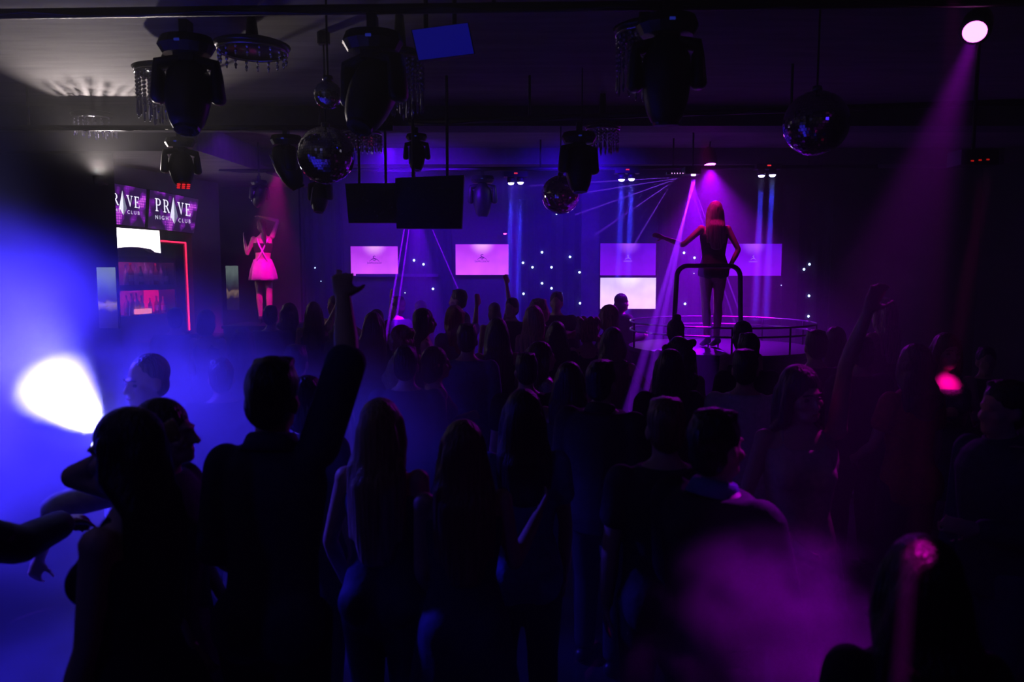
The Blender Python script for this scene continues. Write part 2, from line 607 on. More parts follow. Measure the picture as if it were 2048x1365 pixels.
twin_light(1523, 1545, 350, 10.5, 'blue twin beam light right of the podium dancer')

# round ceiling spots
def par_light(px, py, d, r, aim, lc, st, label, spots):
    p = P(px, py, d)
    t = empty('par_can_light', p)
    ax = -Vector(aim).normalized()
    rot = ax.to_track_quat('Z', 'Y').to_matrix()
    s = Sh(); s.lathe([(r * 1.12, -0.01), (r * 1.35, 0.0), (r * 1.3, 0.12), (r * 1.0, 0.2), (r * .4, .24)], (0, 0, 0), 22, rot); obj('can', s, BLACK, t, True)
    s = Sh(); s.lathe([(0.005, -0.04), (r * .5, -0.035), (r * .85, -0.02), (r * 1.0, -0.0105)], (0, 0, 0), 22, rot); obj('lens', s, lens_mat(label[:12], lc, st), t, True)
    s = Sh(); s.loft([ax * .2, Vector((0, 0, .3)), Vector((0, 0, H - .003 - p.z))] if H - p.z > .35 else [ax * .2, Vector((0, 0, H - .003 - p.z))], .012, seg=8); obj('bracket', s, BLACK, t)
    for i_, (tg, c, e, deg, bl) in enumerate(spots):
        light_spot('par_beam', p - ax * 0.06 + Vector((0, -.02 * i_, -.03 * i_)), tg, c, e, deg, bl, r * .5)
    return tag(t, label, 'spotlight')
d1 = P(1430, 560, 10.3)
par_light(1420, 328, 10.85, 0.078, (0.05, -0.15, -1), (0.9, 0.12, 1.0), 9, 'round violet spot glowing above the podium dancer',
          [((d1.x + .05, 10.3, 0), (0.33, 0.0, 1.0), 2300, 92, 0.9), ((d1.x - 1.6, 6.4, 1.5), (0.5, 0.0, 1.0), 200, 64, 0.9)])
par_light(1950, 62, 4.3, 0.06, P(1545, 1260, 1.9) - P(1950, 62, 4.3), (1.0, 0.16, 0.85), 5.0, 'round pink spot at the top right casting a beam',
          [(P(1545, 1260, 1.9), (0.5, 0.0, 1.0), 640, 12, 0.8), (P(1600, 960, 3.0), (0.7, 0.0, 0.9), 170, 15, 0.9)])  # second beam added to light the pale dress

# red indicator lamps of a fixture on the right
t = empty('effect_light', P(1945, 318, 6.2))
s = Sh(); s.box((0, 0, 0.0), (0.3, 0.2, 0.12)); obj('housing', s, BLACK, t)
for i in range(3):
    s = Sh(); s.box(((i - 1) * .062, -.102, -.03 + i * .005), (.022, .006, .012)); obj('red_led', s, lens_mat('red_dim', (1, 0.02, 0.01), 0.35), t)
s = Sh(); s.loft([(0, 0, .05), (0, 0, H - .003 - t.location.z)], .015, seg=8, rnd=False); obj('stem', s, BLACK, t)
tag(t, 'black effect light with three red indicator lamps on the right', 'light')

# laser projector beside the violet spot: real narrow beams
lz = P(1387, 350, 9.7)
t = empty('laser_projector', lz)
s = Sh(); s.box((-.02, 0.05, 0.05), (0.2, 0.22, 0.09)); obj('housing', s, BLACK, t)
s = Sh(); s.lathe([(0.02, -0.012), (0.03, -.01), (0.03, 0.01)], (0, 0, 0), 12); obj('aperture', s, lens_mat('laser', (0.75, 0.35, 1.0), 14), t)
s = Sh(); s.loft([(0, 0.05, .08), (0, 0.05, H - .003 - lz.z)], .012, seg=8, rnd=False); obj('bracket', s, BLACK, t)
s = Sh(); s.box((-.2, 0.03, 0.02), (0.28, 0.05, 0.03)); obj('scanner_arm', s, BLACK, t)
for i in range(6):
    s = Sh(); s.ell((-.1 - i * .035, -.0, 0.02), .007, nu=8, nv=5); obj('scanner_lamp', s, lens_mat('scanner', (0.8, 0.3, 1.0), 2.5), t)
tag(t, 'laser projector with a row of tiny violet lamps', 'laser')
LV = (0.24, 0.01, 1.0)
lz2 = lz + Vector((0, 0, -0.03))
for (tg, e, deg), lbl in zip([(P(1250, 842, 4.5), 110000, 1.0), (P(1284, 835, 4.7), 100000, 1.0),
                     (P(1492, 660, 10.1), 60000, 1.0), (P(1474, 660, 10.1), 40000, 1.0)],
        ['longest violet laser beam slanting down left into the crowd', 'second violet laser beam just right of the longest one', 'violet laser beam right of the podium dancer', 'faint violet laser beam close to the podium dancer leg']):
    LN_ = globals().get('LN_', 0) + 1
    q_ = lz2 + Vector((.06 - .035 * LN_, -.03, 0))
    light_spot('laser_beam', q_, tg, LV, e, deg, 1.0, 0.004)
    L_ = (tg - q_).length
    haze_tube('laser_beam', q_ + (tg - q_) * .01, tg, .006, .0085 * L_ * .75, 0.25, lbl)
# filled cone between the two edges
light_spot('laser_fan', lz2 + Vector((.03, .16, 0)), P(1385, 640, 8.6), (0.22, 0.0, 1.0), 5000, 24, 0.25, 0.02)
for i, (tg, e) in enumerate([(P(1110, 395, 8.8), 20000), (P(1150, 430, 8.6), 22000), (P(1190, 470, 8.4), 20000), (P(1060, 372, 9.0), 20000), (P(1250, 520, 8.6), 22000)]):
    q_ = lz2 + Vector((-.12 - i * .03, 0, 0))
    light_spot('laser_ray', q_, tg, (0.2, 0.03, 1.0), e, 1.0, 1.0, 0.004)
    haze_tube('laser_ray', q_, tg, .006, .0085 * (tg - q_).length * .75, 0.4, 'faint violet ray fanning left from the laser, ' + ('second from the top', 'middle one', 'fourth from the top', 'topmost', 'lowest')[i])

# black screens hanging from the ceiling, backs towards us
def hung_screen(q, d, label, thick=.09, front=None, tilt_y=0.0):
    pts = [P(x, y, d) for x, y in q]
    c = sum(pts, Vector()) / 4
    t = empty('hanging_screen', c)
    nrm = (pts[1] - pts[0]).cross(pts[3] - pts[0]).normalized()
    if nrm.y > 0: nrm = -nrm
    s = Sh(); s.prism([p - c for p in pts], -nrm * thick); obj('casing', s, DARK, t)
    s = Sh(); s.prism([(p - c) * .965 + nrm * .004 for p in pts], -nrm * .0035); fp = obj('panel', s, front or mat('black_gloss', (0.012, 0.012, 0.014), 0.25), t)
    for sx in (-.25, .25):
        a = (pts[0] - c).lerp(pts[1] - c, .5 + sx) - nrm * thick * .5
        s = Sh(); s.loft([a, Vector((a.x, a.y, H - .003 - c.z))], .014, seg=8, rnd=False); obj('mount_pole', s, BLACK, t)
    return tag(t, label, 'screen')
hung_screen([(690, 367), (797, 366), (793, 446), (697, 446)], 8.0, 'smaller black hanging screen left of the big black one')
hung_screen([(790, 356), (928, 350), (923, 457), (793, 457)], 7.2, 'big black hanging screen above the violet light cone', .14)
hung_screen([(822, 60), (937, 45), (950, 108), (836, 122)], 4.6, 'tilted hanging screen glowing dark blue at the top', .05,
            mat('blue_no_signal', (0.01, 0.01, 0.05), 0.3, emit=(0.002, 0.002, 0.13), strength=1.0, sampling='NONE', vary=.1))
# laser cone under the big hanging screen
lb = P(828, 385, 8.35)
t = empty('laser_projector', lb)
s = Sh(); s.box((0, 0.05, 0.06), (0.24, 0.22, 0.1)); obj('housing', s, BLACK, t)
s = Sh(); s.lathe([(0.02, -0.012), (0.03, -.01), (0.03, 0.01)], (0, 0, 0), 12); obj('aperture', s, lens_mat('laser', (0.75, 0.35, 1.0), 14), t)
s = Sh(); s.loft([(0, 0.05, .08), (0, 0.05, H - .003 - lb.z)], .012, seg=8, rnd=False); obj('bracket', s, BLACK, t)
tag(t, 'laser projector hidden behind the big black hanging screen', 'laser')
for (tg, e), lbl in zip([(P(764, 722, 6.4), 80000), (P(781, 722, 6.6), 70000), (P(916, 578, 9.6), 50000)],
        ['left edge beam of the violet cone under the big hanging screen', 'twin beam just inside the left edge of the violet cone', 'right edge beam of the violet cone under the big hanging screen']):
    LN_ += 1
    q_ = lb + Vector((.04 * (LN_ - 6), -.02, -.03))
    light_spot('laser_beam', q_, tg, (0.22, 0.0, 1.0), e, 1.0, 1.0, .004)
    L_ = (tg - q_).length
    haze_tube('laser_beam', q_, tg, .006, .0085 * L_ * .75, 0.25, lbl)
light_spot('laser_fan', lb + Vector((0, .2, -.03)), P(838, 600, 9.0), (0.14, 0.0, 1.0), 2600, 26, .3, .02)

# ------------------------------------------------------------------ televisions on the stage wall
def screen_mat(name, top, bot, hot, st):
    m = bpy.data.materials.new(name); m.use_nodes = True
    nt = m.node_tree; nt.nodes.remove(nt.nodes['Principled BSDF'])
    out = nt.nodes['Material Output']
    e = nt.nodes.new('ShaderNodeEmission'); e.inputs[1].default_value = st
    tc = nt.nodes.new('ShaderNodeTexCoord')
    sp = nt.nodes.new('ShaderNodeSeparateXYZ'); nt.links.new(tc.outputs['Object'], sp.inputs[0])
    mr = nt.nodes.new('ShaderNodeMapRange'); mr.inputs[1].default_value = -.27; mr.inputs[2].default_value = .27
    nt.links.new(sp.outputs['Z'], mr.inputs[0])
    mx = nt.nodes.new('ShaderNodeMix'); mx.data_type = 'RGBA'
    mx.inputs[6].default_value = (*bot, 1); mx.inputs[7].default_value = (*top, 1)
    nt.links.new(mr.outputs[0], mx.inputs[0])
    # brighter round the middle of the top edge, with soft noise
    ds = nt.nodes.new('ShaderNodeVectorMath'); ds.operation = 'DISTANCE'
    ds.inputs[1].default_value = (0, 0, .30)
    nt.links.new(tc.outputs['Object'], ds.inputs[0])
    m2 = nt.nodes.new('ShaderNodeMapRange'); m2.inputs[1].default_value = .26; m2.inputs[2].default_value = .0; m2.interpolation_type = 'SMOOTHSTEP'
    nt.links.new(ds.outputs['Value'], m2.inputs[0])
    mx2 = nt.nodes.new('ShaderNodeMix'); mx2.data_type = 'RGBA'; mx2.inputs[7].default_value = (*hot, 1)
    nt.links.new(m2.outputs[0], mx2.inputs[0]); nt.links.new(mx.outputs[2], mx2.inputs[6])
    nz = nt.nodes.new('ShaderNodeTexNoise'); nz.inputs['Scale'].default_value = 2.6; nt.links.new(tc.outputs['Object'], nz.inputs['Vector'])
    m3 = nt.nodes.new('ShaderNodeMapRange'); m3.inputs[1].default_value = .3; m3.inputs[2].default_value = .7; m3.inputs[3].default_value = .8; m3.inputs[4].default_value = 1.15
    nt.links.new(nz.outputs['Fac'], m3.inputs[0])
    vm = nt.nodes.new('ShaderNodeVectorMath'); vm.operation = 'SCALE'
    nt.links.new(mx2.outputs[2], vm.inputs[0]); nt.links.new(m3.outputs[0], vm.inputs[3])
    nt.links.new(vm.outputs[0], e.inputs[0]); nt.links.new(e.outputs[0], out.inputs[0])
    m.cycles.emission_sampling = 'FRONT'
    return m

def text_mesh(body, size, m, parent, loc, rot, name, extr=0.0):
    c = bpy.data.curves.new(name, 'FONT'); c.body = body; c.size = size; c.align_x = 'CENTER'; c.align_y = 'CENTER'; c.extrude = extr
    o = bpy.data.objects.new(name, c); COL.objects.link(o)
    bpy.context.view_layer.update()
    me = bpy.data.meshes.new_from_object(o.evaluated_get(bpy.context.evaluated_depsgraph_get()))
    bpy.data.objects.remove(o)
    me.materials.clear()
    o = obj(name, me, m, parent)
    o.location = loc; o.rotation_euler = rot
    return o

INK = mat('screen_ink', (0.02, 0.0, 0.03), 0.9, emit=(0.12, 0.01, 0.30), strength=1.0, sampling='NONE')
INK2 = mat('screen_ink_light', (0.02, 0.0, 0.03), 0.9, emit=(0.55, 0.25, 0.9), strength=1.0, sampling='NONE')
def television(x0, y0, x1, y1, m, label, logo=1.0, ink=None):
    d = YF - 0.16
    a, b = P(x0, y0, d), P(x1, y1, d)
    w, h = b.x - a.x, a.z - b.z
    t = empty('television', ((a.x + b.x) / 2, d, (a.z + b.z) / 2))
    s = Sh(); s.box((0, 0.035, 0), (w + .03, 0.05, h + .03)); obj('casing', s, DARK, t)
    s = Sh(); s.box((0, 0.006, 0), (w, 0.008, h)); sc = obj('display', s, m, t)
    s = Sh(); s.box((0, 0.11, 0), (.3, .098, .25)); obj('wall_mount', s, BLACK, t)
    if logo:
        lg = text_mesh('S', .13 * logo, ink, sc, (0, -.0015, .045), (R(90), 0, 0), 'logo_letter')
        s = Sh(); n = 16
        pts = []
        for k in range(n + 1):
            u = -1 + 2 * k / n
            pts.append((u * .09 * logo, -.0015, (.05 - .055 * u * u) * logo))
        for k in range(n, -1, -1):
            u = -1 + 2 * k / n
            pts.append((u * .085 * logo, -.0015, (.05 - .055 * u * u - .014 * (1 - u * u) - .001) * logo))
        s.add(pts, [tuple(range(len(pts)))])
        obj('logo_arc', s, ink, sc)
        text_mesh('SAPRONOV', .05 * logo, ink, sc, (0, -.0015, -.035), (R(90), 0, 0), 'logo_name')
    return tag(t, label, 'television')
SA = screen_mat('screen_lilac', (0.50, 0.035, 0.95), (0.72, 0.09, 1.0), (1.0, 0.45, 1.0), 1.5)
SB = screen_mat('screen_violet', (0.13, 0.003, 0.75), (0.24, 0.005, 0.9), (0.45, 0.09, 1.0), 1.25)
SC = screen_mat('screen_white', (0.72, 0.55, 0.98), (0.88, 0.55, 0.98), (0.9, 0.8, 1.0), 1.7)
television(701, 493, 796, 552, SA, 'lilac television left of the violet laser cone', 1.0, INK)
television(911, 489, 1017, 550, SA, 'lilac television right of the violet laser cone', 1.0, INK)
television(1201, 487, 1311, 551, SB, 'violet television mounted above the white one', .6, INK2)
television(1201, 556, 1311, 618, SC, 'white glowing television below the violet one', 0)
television(1451, 488, 1562, 552, SB, 'violet television partly hidden behind the podium dancer', .6, INK2)

# star lights on the black curtain
STAR = mat('star_led', (0.1, 0.1, 0.1), 0.3, emit=(0.45, 0.65, 1.0), strength=5.0, sampling='NONE')
CURT = mat('star_curtain', (0.02, 0.018, 0.05), 0.9, scale=30)
def star_curtain(x0, x1, y0, y1, dots, label):
    a, b = P(x0, y0, YF - .05), P(x1, y1, YF - .05)
    t = empty('star_curtain', ((a.x + b.x) / 2, YF - .05, b.z))
    w, h = b.x - a.x, a.z - b.z
    s = Sh(); n = max(12, int(w / .04)); top, bot = [], []
    pts = [(-w / 2 + w * k / n, 0.016 * math.sin(k * 1.25), 0) for k in range(n + 1)] + [(w / 2 - w * k / n, .03, 0) for k in range(n + 1)]
    s.prism(pts, (0, 0, h)); obj('drape', s, CURT, t)
    base = None
    for (x, y, r) in dots:
        p = P(x, y, YF - .075) - t.location
        if base is None:
            s = Sh(); s.ell((0, 0, 0), .011, nu=8, nv=6); base = s.mesh('star_lamp'); base.materials.append(STAR)
        o = bpy.data.objects.new('star_lamp', base); COL.objects.link(o); o.parent = t; o.location = p
        o.scale = (r, r, r)
    return tag(t, label, 'curtain')
star_curtain(606, 690, 352, 700, [(630, 536, 1.2), (642, 563, .8)], 'black star curtain left of the first television')
star_curtain(800, 905, 460, 700, [(828, 521, 1.9), (847, 529, 1.9), (866, 578, 1.9), (810, 586, .8)], 'black star curtain between the two lilac televisions')
star_curtain(1038, 1161, 400, 700, [(1046, 526, 1.9), (1065, 535, 1.9), (1084, 505, 1.9), (1103, 535, 1.9), (1140, 514, 1.9), (1159, 545, 1.9), (1084, 567, 1.9), (1103, 577, 1.9), (1047, 588, 1.9), (1160, 607, 1.9), (1123, 587, 1.2), (1113, 428, 1.4)], 'black star curtain with a dense field of blue stars in the middle')
star_curtain(1316, 1448, 400, 700, [(1368, 506, 1.9), (1389, 516, 1.9), (1350, 578, 1.9), (1370, 608, 1.9), (1388, 547, .8)], 'black star curtain behind the podium rail')
star_curtain(1598, 1660, 400, 700, [(1619, 529, 2.0), (1608, 539, 2.0), (1618, 592, 2.0), (1617, 633, 2.0), (1563, 571, .9)], 'black star curtain at the right end of the stage')

# ------------------------------------------------------------------ bar
def PB(px, py, off=0.0):
    return on_plane(px, py, A + BN * off, BN)

def bar_rot():
    return Matrix(((BU.x, -BN.x, 0), (BU.y, -BN.y, 0), (0, 0, 1)))
BROT = bar_rot()
BANG = math.atan2(BU.y, BU.x)

# logo screens
def led_pattern():
    m = bpy.data.materials.new('led_wall_purple'); m.use_nodes = True
    nt = m.node_tree; nt.nodes.remove(nt.nodes['Principled BSDF']); out = nt.nodes['Material Output']
    e = nt.nodes.new('ShaderNodeEmission'); e.inputs[1].default_value = 1.9
    tc = nt.nodes.new('ShaderNodeTexCoord')
    nz = nt.nodes.new('ShaderNodeTexNoise'); nz.inputs['Scale'].default_value = 4.5; nz.inputs['Detail'].default_value = 1
    vo = nt.nodes.new('ShaderNodeTexVoronoi'); vo.inputs['Scale'].default_value = 26; vo.inputs['Randomness'].default_value = 0.15
    nt.links.new(tc.outputs['Object'], nz.inputs['Vector']); nt.links.new(tc.outputs['Object'], vo.inputs['Vector'])
    r1 = nt.nodes.new('ShaderNodeMapRange'); r1.inputs[1].default_value = .5; r1.inputs[2].default_value = .68
    nt.links.new(nz.outputs['Fac'], r1.inputs[0])
    r2 = nt.nodes.new('ShaderNodeMapRange'); r2.inputs[1].default_value = .6; r2.inputs[2].default_value = .1; r2.inputs[3].default_value = .45
    nt.links.new(vo.outputs['Distance'], r2.inputs[0])
    mu = nt.nodes.new('ShaderNodeMath'); mu.operation = 'MULTIPLY'
    nt.links.new(r1.outputs[0], mu.inputs[0]); nt.links.new(r2.outputs[0], mu.inputs[1])
    cr = nt.nodes.new('ShaderNodeValToRGB')
    cr.color_ramp.elements[0].color = (0.018, 0.004, 0.045, 1)
    cr.color_ramp.elements[1].color = (0.75, 0.12, 0.85, 1)
    el = cr.color_ramp.elements.new(.45); el.color = (0.16, 0.008, 0.33, 1)
    nt.links.new(mu.outputs[0], cr.inputs[0]); nt.links.new(cr.outputs[0], e.inputs[0]); nt.links.new(e.outputs[0], out.inputs[0])
    m.cycles.emission_sampling = 'FRONT'
    return m
LEDW = led_pattern()
WHITE_E = mat('white_lettering', (0.8, 0.8, 0.8), 0.6, emit=(0.85, 0.85, 1.0), strength=1.7, sampling='NONE')
GREY_E = mat('grey_lettering', (0.5, 0.5, 0.6), 0.6, emit=(0.30, 0.32, 0.45), strength=1.0, sampling='NONE')

def strokes(sh, polys, x0, z0, k, y=-.002):
    for p in polys:
        sh.add([(x0 + a * k, y, z0 + b * k) for a, b in p], [tuple(range(len(p)))])

def arcpoly(cx, cz, rx, rz, a0, a1, t0, t1, n=10):
    o, i = [], []
    for k in range(n + 1):
        a = R(a0 + (a1 - a0) * k / n)
        o.append((cx + rx * math.cos(a), cz + rz * math.sin(a)))
        i.append((cx + (rx - t0) * math.cos(a), cz + (rz - t1) * math.sin(a)))
    return [[o[k], o[k + 1], i[k + 1], i[k]] for k in range(n)]

def box2(x0, z0, x1, z1): return [(x0, z0), (x1, z0), (x1, z1), (x0, z1)]
GLY = {
    'P': [box2(.12, 0, .3, 1), box2(.02, 0, .42, .07), box2(.02, .93, .45, 1), box2(.3, .45, .45, .52)] + arcpoly(.44, .725, .34, .275, -90, 90, .17, .07),
    'R': [box2(.12, 0, .3, 1), box2(.02, 0, .42, .07), box2(.02, .93, .45, 1), box2(.3, .47, .45, .54)] + arcpoly(.44, .735, .32, .265, -90, 90, .17, .07) + [[(.38, .5), (.56, .5), (.93, .0), (.7, .0)]],
    'V': [[(.05, 1), (.25, 1), (.52, .25), (.47, 0)], [(.72, 1), (.80, 1), (.5, 0), (.45, .12)], box2(-.03, .94, .36, 1), box2(.6, .94, .92, 1)],
    'E': [box2(.12, 0, .3, 1), box2(.02, 0, .75, .075), box2(.02, .925, .72, 1), box2(.3, .47, .55, .54), box2(.68, .0, .75, .24), box2(.65, .78, .72, 1), box2(.52, .38, .56, .63)],
}
def logo_screen(q, label, cut=False):
    pts = [PB(x, y, 0.16) for x, y in q]        # top-left, top-right, bottom-right, bottom-left
    c = sum(pts, Vector()) / 4
    t = empty('logo_screen', c, BANG)
    inv = Matrix.Rotation(-BANG, 3, 'Z')
    lp = [inv @ (p - c) for p in pts]
    s = Sh(); s.prism([(p.x * 1.02, 0.06, p.z * 1.03) for p in lp], (0, -.05, 0)); obj('casing', s, DARK, t)
    s = Sh(); s.prism([(p.x, 0.009, p.z) for p in lp], (0, -.008, 0)); d = obj('display', s, LEDW, t)
    w = (lp[1].x - lp[0].x) * .8
    k = .185 * w
    gx = {'P': -.47 * w, 'R': -.275 * w, 'V': .1 * w, 'E': .3 * w}
    # the lettering follows the panel's slope towards its far end
    shear = ((lp[1].z + lp[2].z) - (lp[0].z + lp[3].z)) / 2 / (w / .8)
    kk = k * 1.28
    for ch in 'PRVE':
        s = Sh(); strokes(s, GLY[ch], gx[ch], -.02 * w, k)
        zc = [v[2] for v in s.v]
        s.v = [(x, y, (z + .02 * w) * 1.22 - .02 * w + x * shear) for x, y, z in s.v]
        obj('letter', s, WHITE_E, d)
    s = Sh(); s.add([(0.0, -.002, .28 * w), (-.1 * w, -.002, -.06 * w), (0.0, -.002, -.2 * w), (0.012 * w, -.002, -.02 * w)], [(0, 1, 2, 3)]); obj('emblem', s, WHITE_E, d)
    s = Sh(); s.add([(0.0, -.002, .28 * w), (0.018 * w, -.002, -.04 * w), (0.006 * w, -.002, -.2 * w), (.1 * w, -.002, -.06 * w)], [(0, 1, 2, 3)]); obj('emblem_facet', s, GREY_E, d)
    text_mesh('N I G H T', .1 * w, WHITE_E, d, (-.27 * w, -.002, -.125 * w - .27 * w * shear), (R(90), 0, 0), 'small_lettering')
    text_mesh('C L U B', .1 * w, WHITE_E, d, (.27 * w, -.002, -.125 * w + .27 * w * shear), (R(90), 0, 0), 'small_lettering')
    return tag(t, label, 'screen')
logo_screen([(301, 380), (397, 399), (388, 467), (297, 456)], 'purple logo screen nearest the grey pilaster, fully in view')
logo_screen([(196, 361), (293, 379), (290, 455), (196, 444)], 'purple logo screen cut off by the dark pier')

# bright white sign box
t = empty('light_box_sign', PB(240, 500, .2))
o = t.location
n = 14
top, bot = [], []
for k in range(n + 1):
    f = k / n
    x = 205 + (318 - 205) * f
    top.append(PB(x, 453.5 + 8.5 * f, .2) - o)
    yb = 504 - 9 * math.sin(f * math.pi * .95) + (4 if f > .9 else 0) - 2 * (1 - f)
    bot.append(PB(x + (3 if k == n else 0), yb, .2) - o)
s = Sh(); s.prism(top + bot[::-1], -BN * .12); 
obj('casing', s, mat('sign_casing', (0.7, 0.7, 0.72), .5), t)
s = Sh(); s.prism([p + BN * .004 for p in top + bot[::-1]], -BN * .0035)
obj('glowing_face', s, mat('sign_white', (0.9, 0.9, 0.9), .5, emit=(1.0, 0.93, 0.97), strength=9, sampling='FRONT', vary=.02), t)
tag(t, 'blazing white sign box with wavy lower edge over the bar', 'sign')

# red light strip framing the bar
RED = mat('red_led_strip', (0.3, 0.0, 0.02), .5, emit=(1.0, 0.02, 0.10), strength=4.0, sampling='FRONT')
t = empty('neon_strip_light', PB(374, 640, 0.0))
o = t.location
def strip(a, b, r, name, m, off=.05):
    s = Sh(); s.loft([PB(*a, off) - o, PB(*b, off) - o], r, seg=8); return obj(name, s, m, t, True)
strip((371, 486), (379, 660), .014, 'light_strip', RED)
strip((322, 482), (371, 486), .012, 'light_strip', RED)
s = Sh(); s.prism([PB(366, 484, .03) - o, PB(371, 484, .03) - o, PB(382, 720, .03) - o, PB(377, 720, .03) - o], -BN * .4); obj('jamb', s, mat('bar_jamb', (.12, .05, .07), .5), t)
s = Sh(); s.prism([PB(318, 480, .03) - o, PB(371, 484, .03) - o, PB(371, 490, .03) - o, PB(318, 486, .03) - o], -BN * .4); obj('head_rail', s, mat('bar_jamb', (.12, .05, .07), .5), t)
tag(t, 'red glowing light strip around the bar opening', 'light strip')

# bottle cabinet
t = empty('bottle_cabinet', PB(300, 700, 0), BANG)
o = t.location
inv = Matrix.Rotation(-BANG, 3, 'Z')
def lb_(px, py, off=0.0): return inv @ (PB(px, py, off) - o)
x0, x1 = lb_(210, 600).x, lb_(352, 600).x
zt, zm, zb2 = lb_(300, 517).z, lb_(300, 572).z, lb_(300, 632).z
zfl = -o.z + 0.002
WOOD = mat('dark_cabinet_wood', (0.05, 0.03, 0.03), .5, scale=8)
s = Sh(); s.box(((x0 + x1) / 2, .36, (zt + zfl) / 2), (x1 - x0, .03, zt - zfl)); obj('back_panel', s, mat('cabinet_back', (.35, .2, .3), .6), t)
for x in (x0, x1):
    s = Sh(); s.box((x, .18, (zt + zfl) / 2), (.04, .36, zt - zfl)); obj('side_panel', s, WOOD, t)
for z, nm in ((zt, 'top_panel'), (zm, 'shelf'), (zb2, 'shelf')):
    s = Sh(); s.box(((x0 + x1) / 2, .17, z), (x1 - x0 + .04, .36, .03)); obj(nm, s, WOOD, t)
s = Sh(); s.box(((x0 + x1) / 2, .02, (zb2 + zfl) / 2), (x1 - x0, .04, zb2 - zfl - .02)); obj('door_panel', s, WOOD, t)
s = Sh(); s.box(((x0 + x1) / 2 - .0, .1, zt - .03), (x1 - x0 - .1, .03, .02)); obj('shelf_light', s, mat('shelf_light_red', (.3, .05, .1), .5, emit=(.9, .12, .7), strength=16.0, sampling='FRONT'), t)
s = Sh(); s.box(((x0 + x1) / 2 - .0, .1, zm - .025), (x1 - x0 - .1, .03, .012)); obj('shelf_light', s, mat('shelf_light_pink', (.3, .05, .1), .5, emit=(1.0, .02, .45), strength=34.0, sampling='FRONT'), t)
for z in (zt, zm):
    s = Sh(); s.box(((x0 + x1) / 2, .0, z - .025), (x1 - x0 - .04, .02, .075)); obj('light_bar_lip', s, WOOD, t)  # lip added in front to hide the light bar
s = Sh(); s.prism([lb_(288, 574, -.3), lb_(341, 576, -.3), lb_(342, 624, -.3), lb_(289, 624, -.3)], (0, .01, 0)); obj('red_glass_panel', s, mat('red_glass', (.5, .01, .05), .3, emit=(1.0, .0, .10), strength=.8, sampling='NONE'), t)
tag(t, 'dark bottle cabinet with two lit shelves behind the bar', 'cabinet')
# bottles
BPROF = [(.0, 0), (.036, 0), (.038, .01), (.038, .17), (.03, .2), (.014, .225), (.013, .285), (.016, .29), (.016, .3), (0, .3)]
kinds = {'clear': (mat('clear_bottle', (.6, .55, .65), .08, vary=.1), mat('cap_silver', (.5, .5, .55), .3, 1.0)),
         'amber': (mat('amber_bottle', (.35, .12, .05), .1, vary=.1), mat('cap_red', (.5, .03, .05), .4)),
         'green': (mat('green_bottle', (.05, .2, .08), .1, vary=.1), mat('cap_gold', (.5, .35, .1), .3, 1.0))}
LABELM = mat('paper_label', (.7, .68, .66), .7)
bm_ = {}
ORD = ['first', 'second', 'third', 'fourth', 'fifth', 'sixth', 'seventh', 'eighth', 'ninth']
def bottle(px, shelf_z, kind, k, label, group, off=-.12):
    p = PB(px, 600, off)
    t = empty('bottle', (p.x, p.y, o.z + shelf_z + .0155), BANG + random.uniform(-.3, .3))
    key = (kind, 'g')
    if key not in bm_:
        s = Sh(); s.lathe(BPROF, seg=14); a = s.mesh('glass'); a.materials.append(kinds[kind][0]); a.polygons.foreach_set('use_smooth', [True] * len(a.polygons))
        s = Sh(); s.lathe([(.0165, .27), (.018, .272), (.018, .305), (.0, .306)], seg=12); b = s.mesh('cap'); b.materials.append(kinds[kind][1])
        s = Sh(); s.lathe([(.0385, .05), (.0388, .051), (.0388, .14), (.0385, .141)], seg=14); c = s.mesh('label'); c.materials.append(LABELM)
        bm_[key] = (a, b, c)
    for nm, me in zip(('glass', 'cap', 'label'), bm_[key]):
        x = bpy.data.objects.new(nm, me); COL.objects.link(x); x.parent = t
    t.scale = (k, k, k)
    return tag(t, label, 'bottle', group)
for i in range(9):
    bottle(254 + i * 10, zm, ['clear', 'amber', 'clear', 'green', 'clear'][i % 5], [.95, 1.05, 1.0, .9, 1.1][i % 5], ORD[i] + ' bottle from the left on the upper bar shelf', 'bottles on the upper bar shelf')
for i in range(4):
    bottle(253 + i * 10, zb2, 'clear', [1.0, 1.08, 1.08, .95][i], 'clear bottle with white label, ' + ORD[i].lower() + ' from the left on the lower bar shelf', 'labelled bottles on the lower bar shelf', -.06)
for i in range(3):
    bottle(300 + i * 13, zb2, 'amber', [.8, .9, .85][i], ('left', 'middle', 'right')[i] + ' dark bottle of three before the red glass panel', 'dark bottles before the red glass', -.2)
# glowing tray
t = empty('bottle_display_tray', PB(286, 631, .0) , BANG)
s = Sh(); s.box((0, 0.0, .012), (.34, .16, .02)); obj('tray', s, mat('tray', (.4, .3, .3), .3), t)
s = Sh(); s.box((0, 0.02, .06), (.3, .1, .07)); obj('lamp_panel', s, mat('tray_glow', (.6, .2, .2), .4, emit=(1.0, .25, .3), strength=1.6, sampling='NONE'), t)
t.location.z = o.z + zb2 + .0155
tag(t, 'small glowing tray in front of the bar bottles', 'tray')
# bar counter, mostly behind the crowd
t = empty('bar_counter', (A + BN * .62 + BU * .7).to_tuple(), BANG)
s = Sh(); s.box((0, 0, .52), (1.6, .45, 1.03)); obj('body', s, WOOD, t)
s = Sh(); s.box((0, -.03, 1.06), (1.7, .6, .05)); obj('worktop', s, mat('bar_top', (.04, .03, .04), .25), t)
tag(t, 'dark bar counter behind the crowd on the left', 'counter')

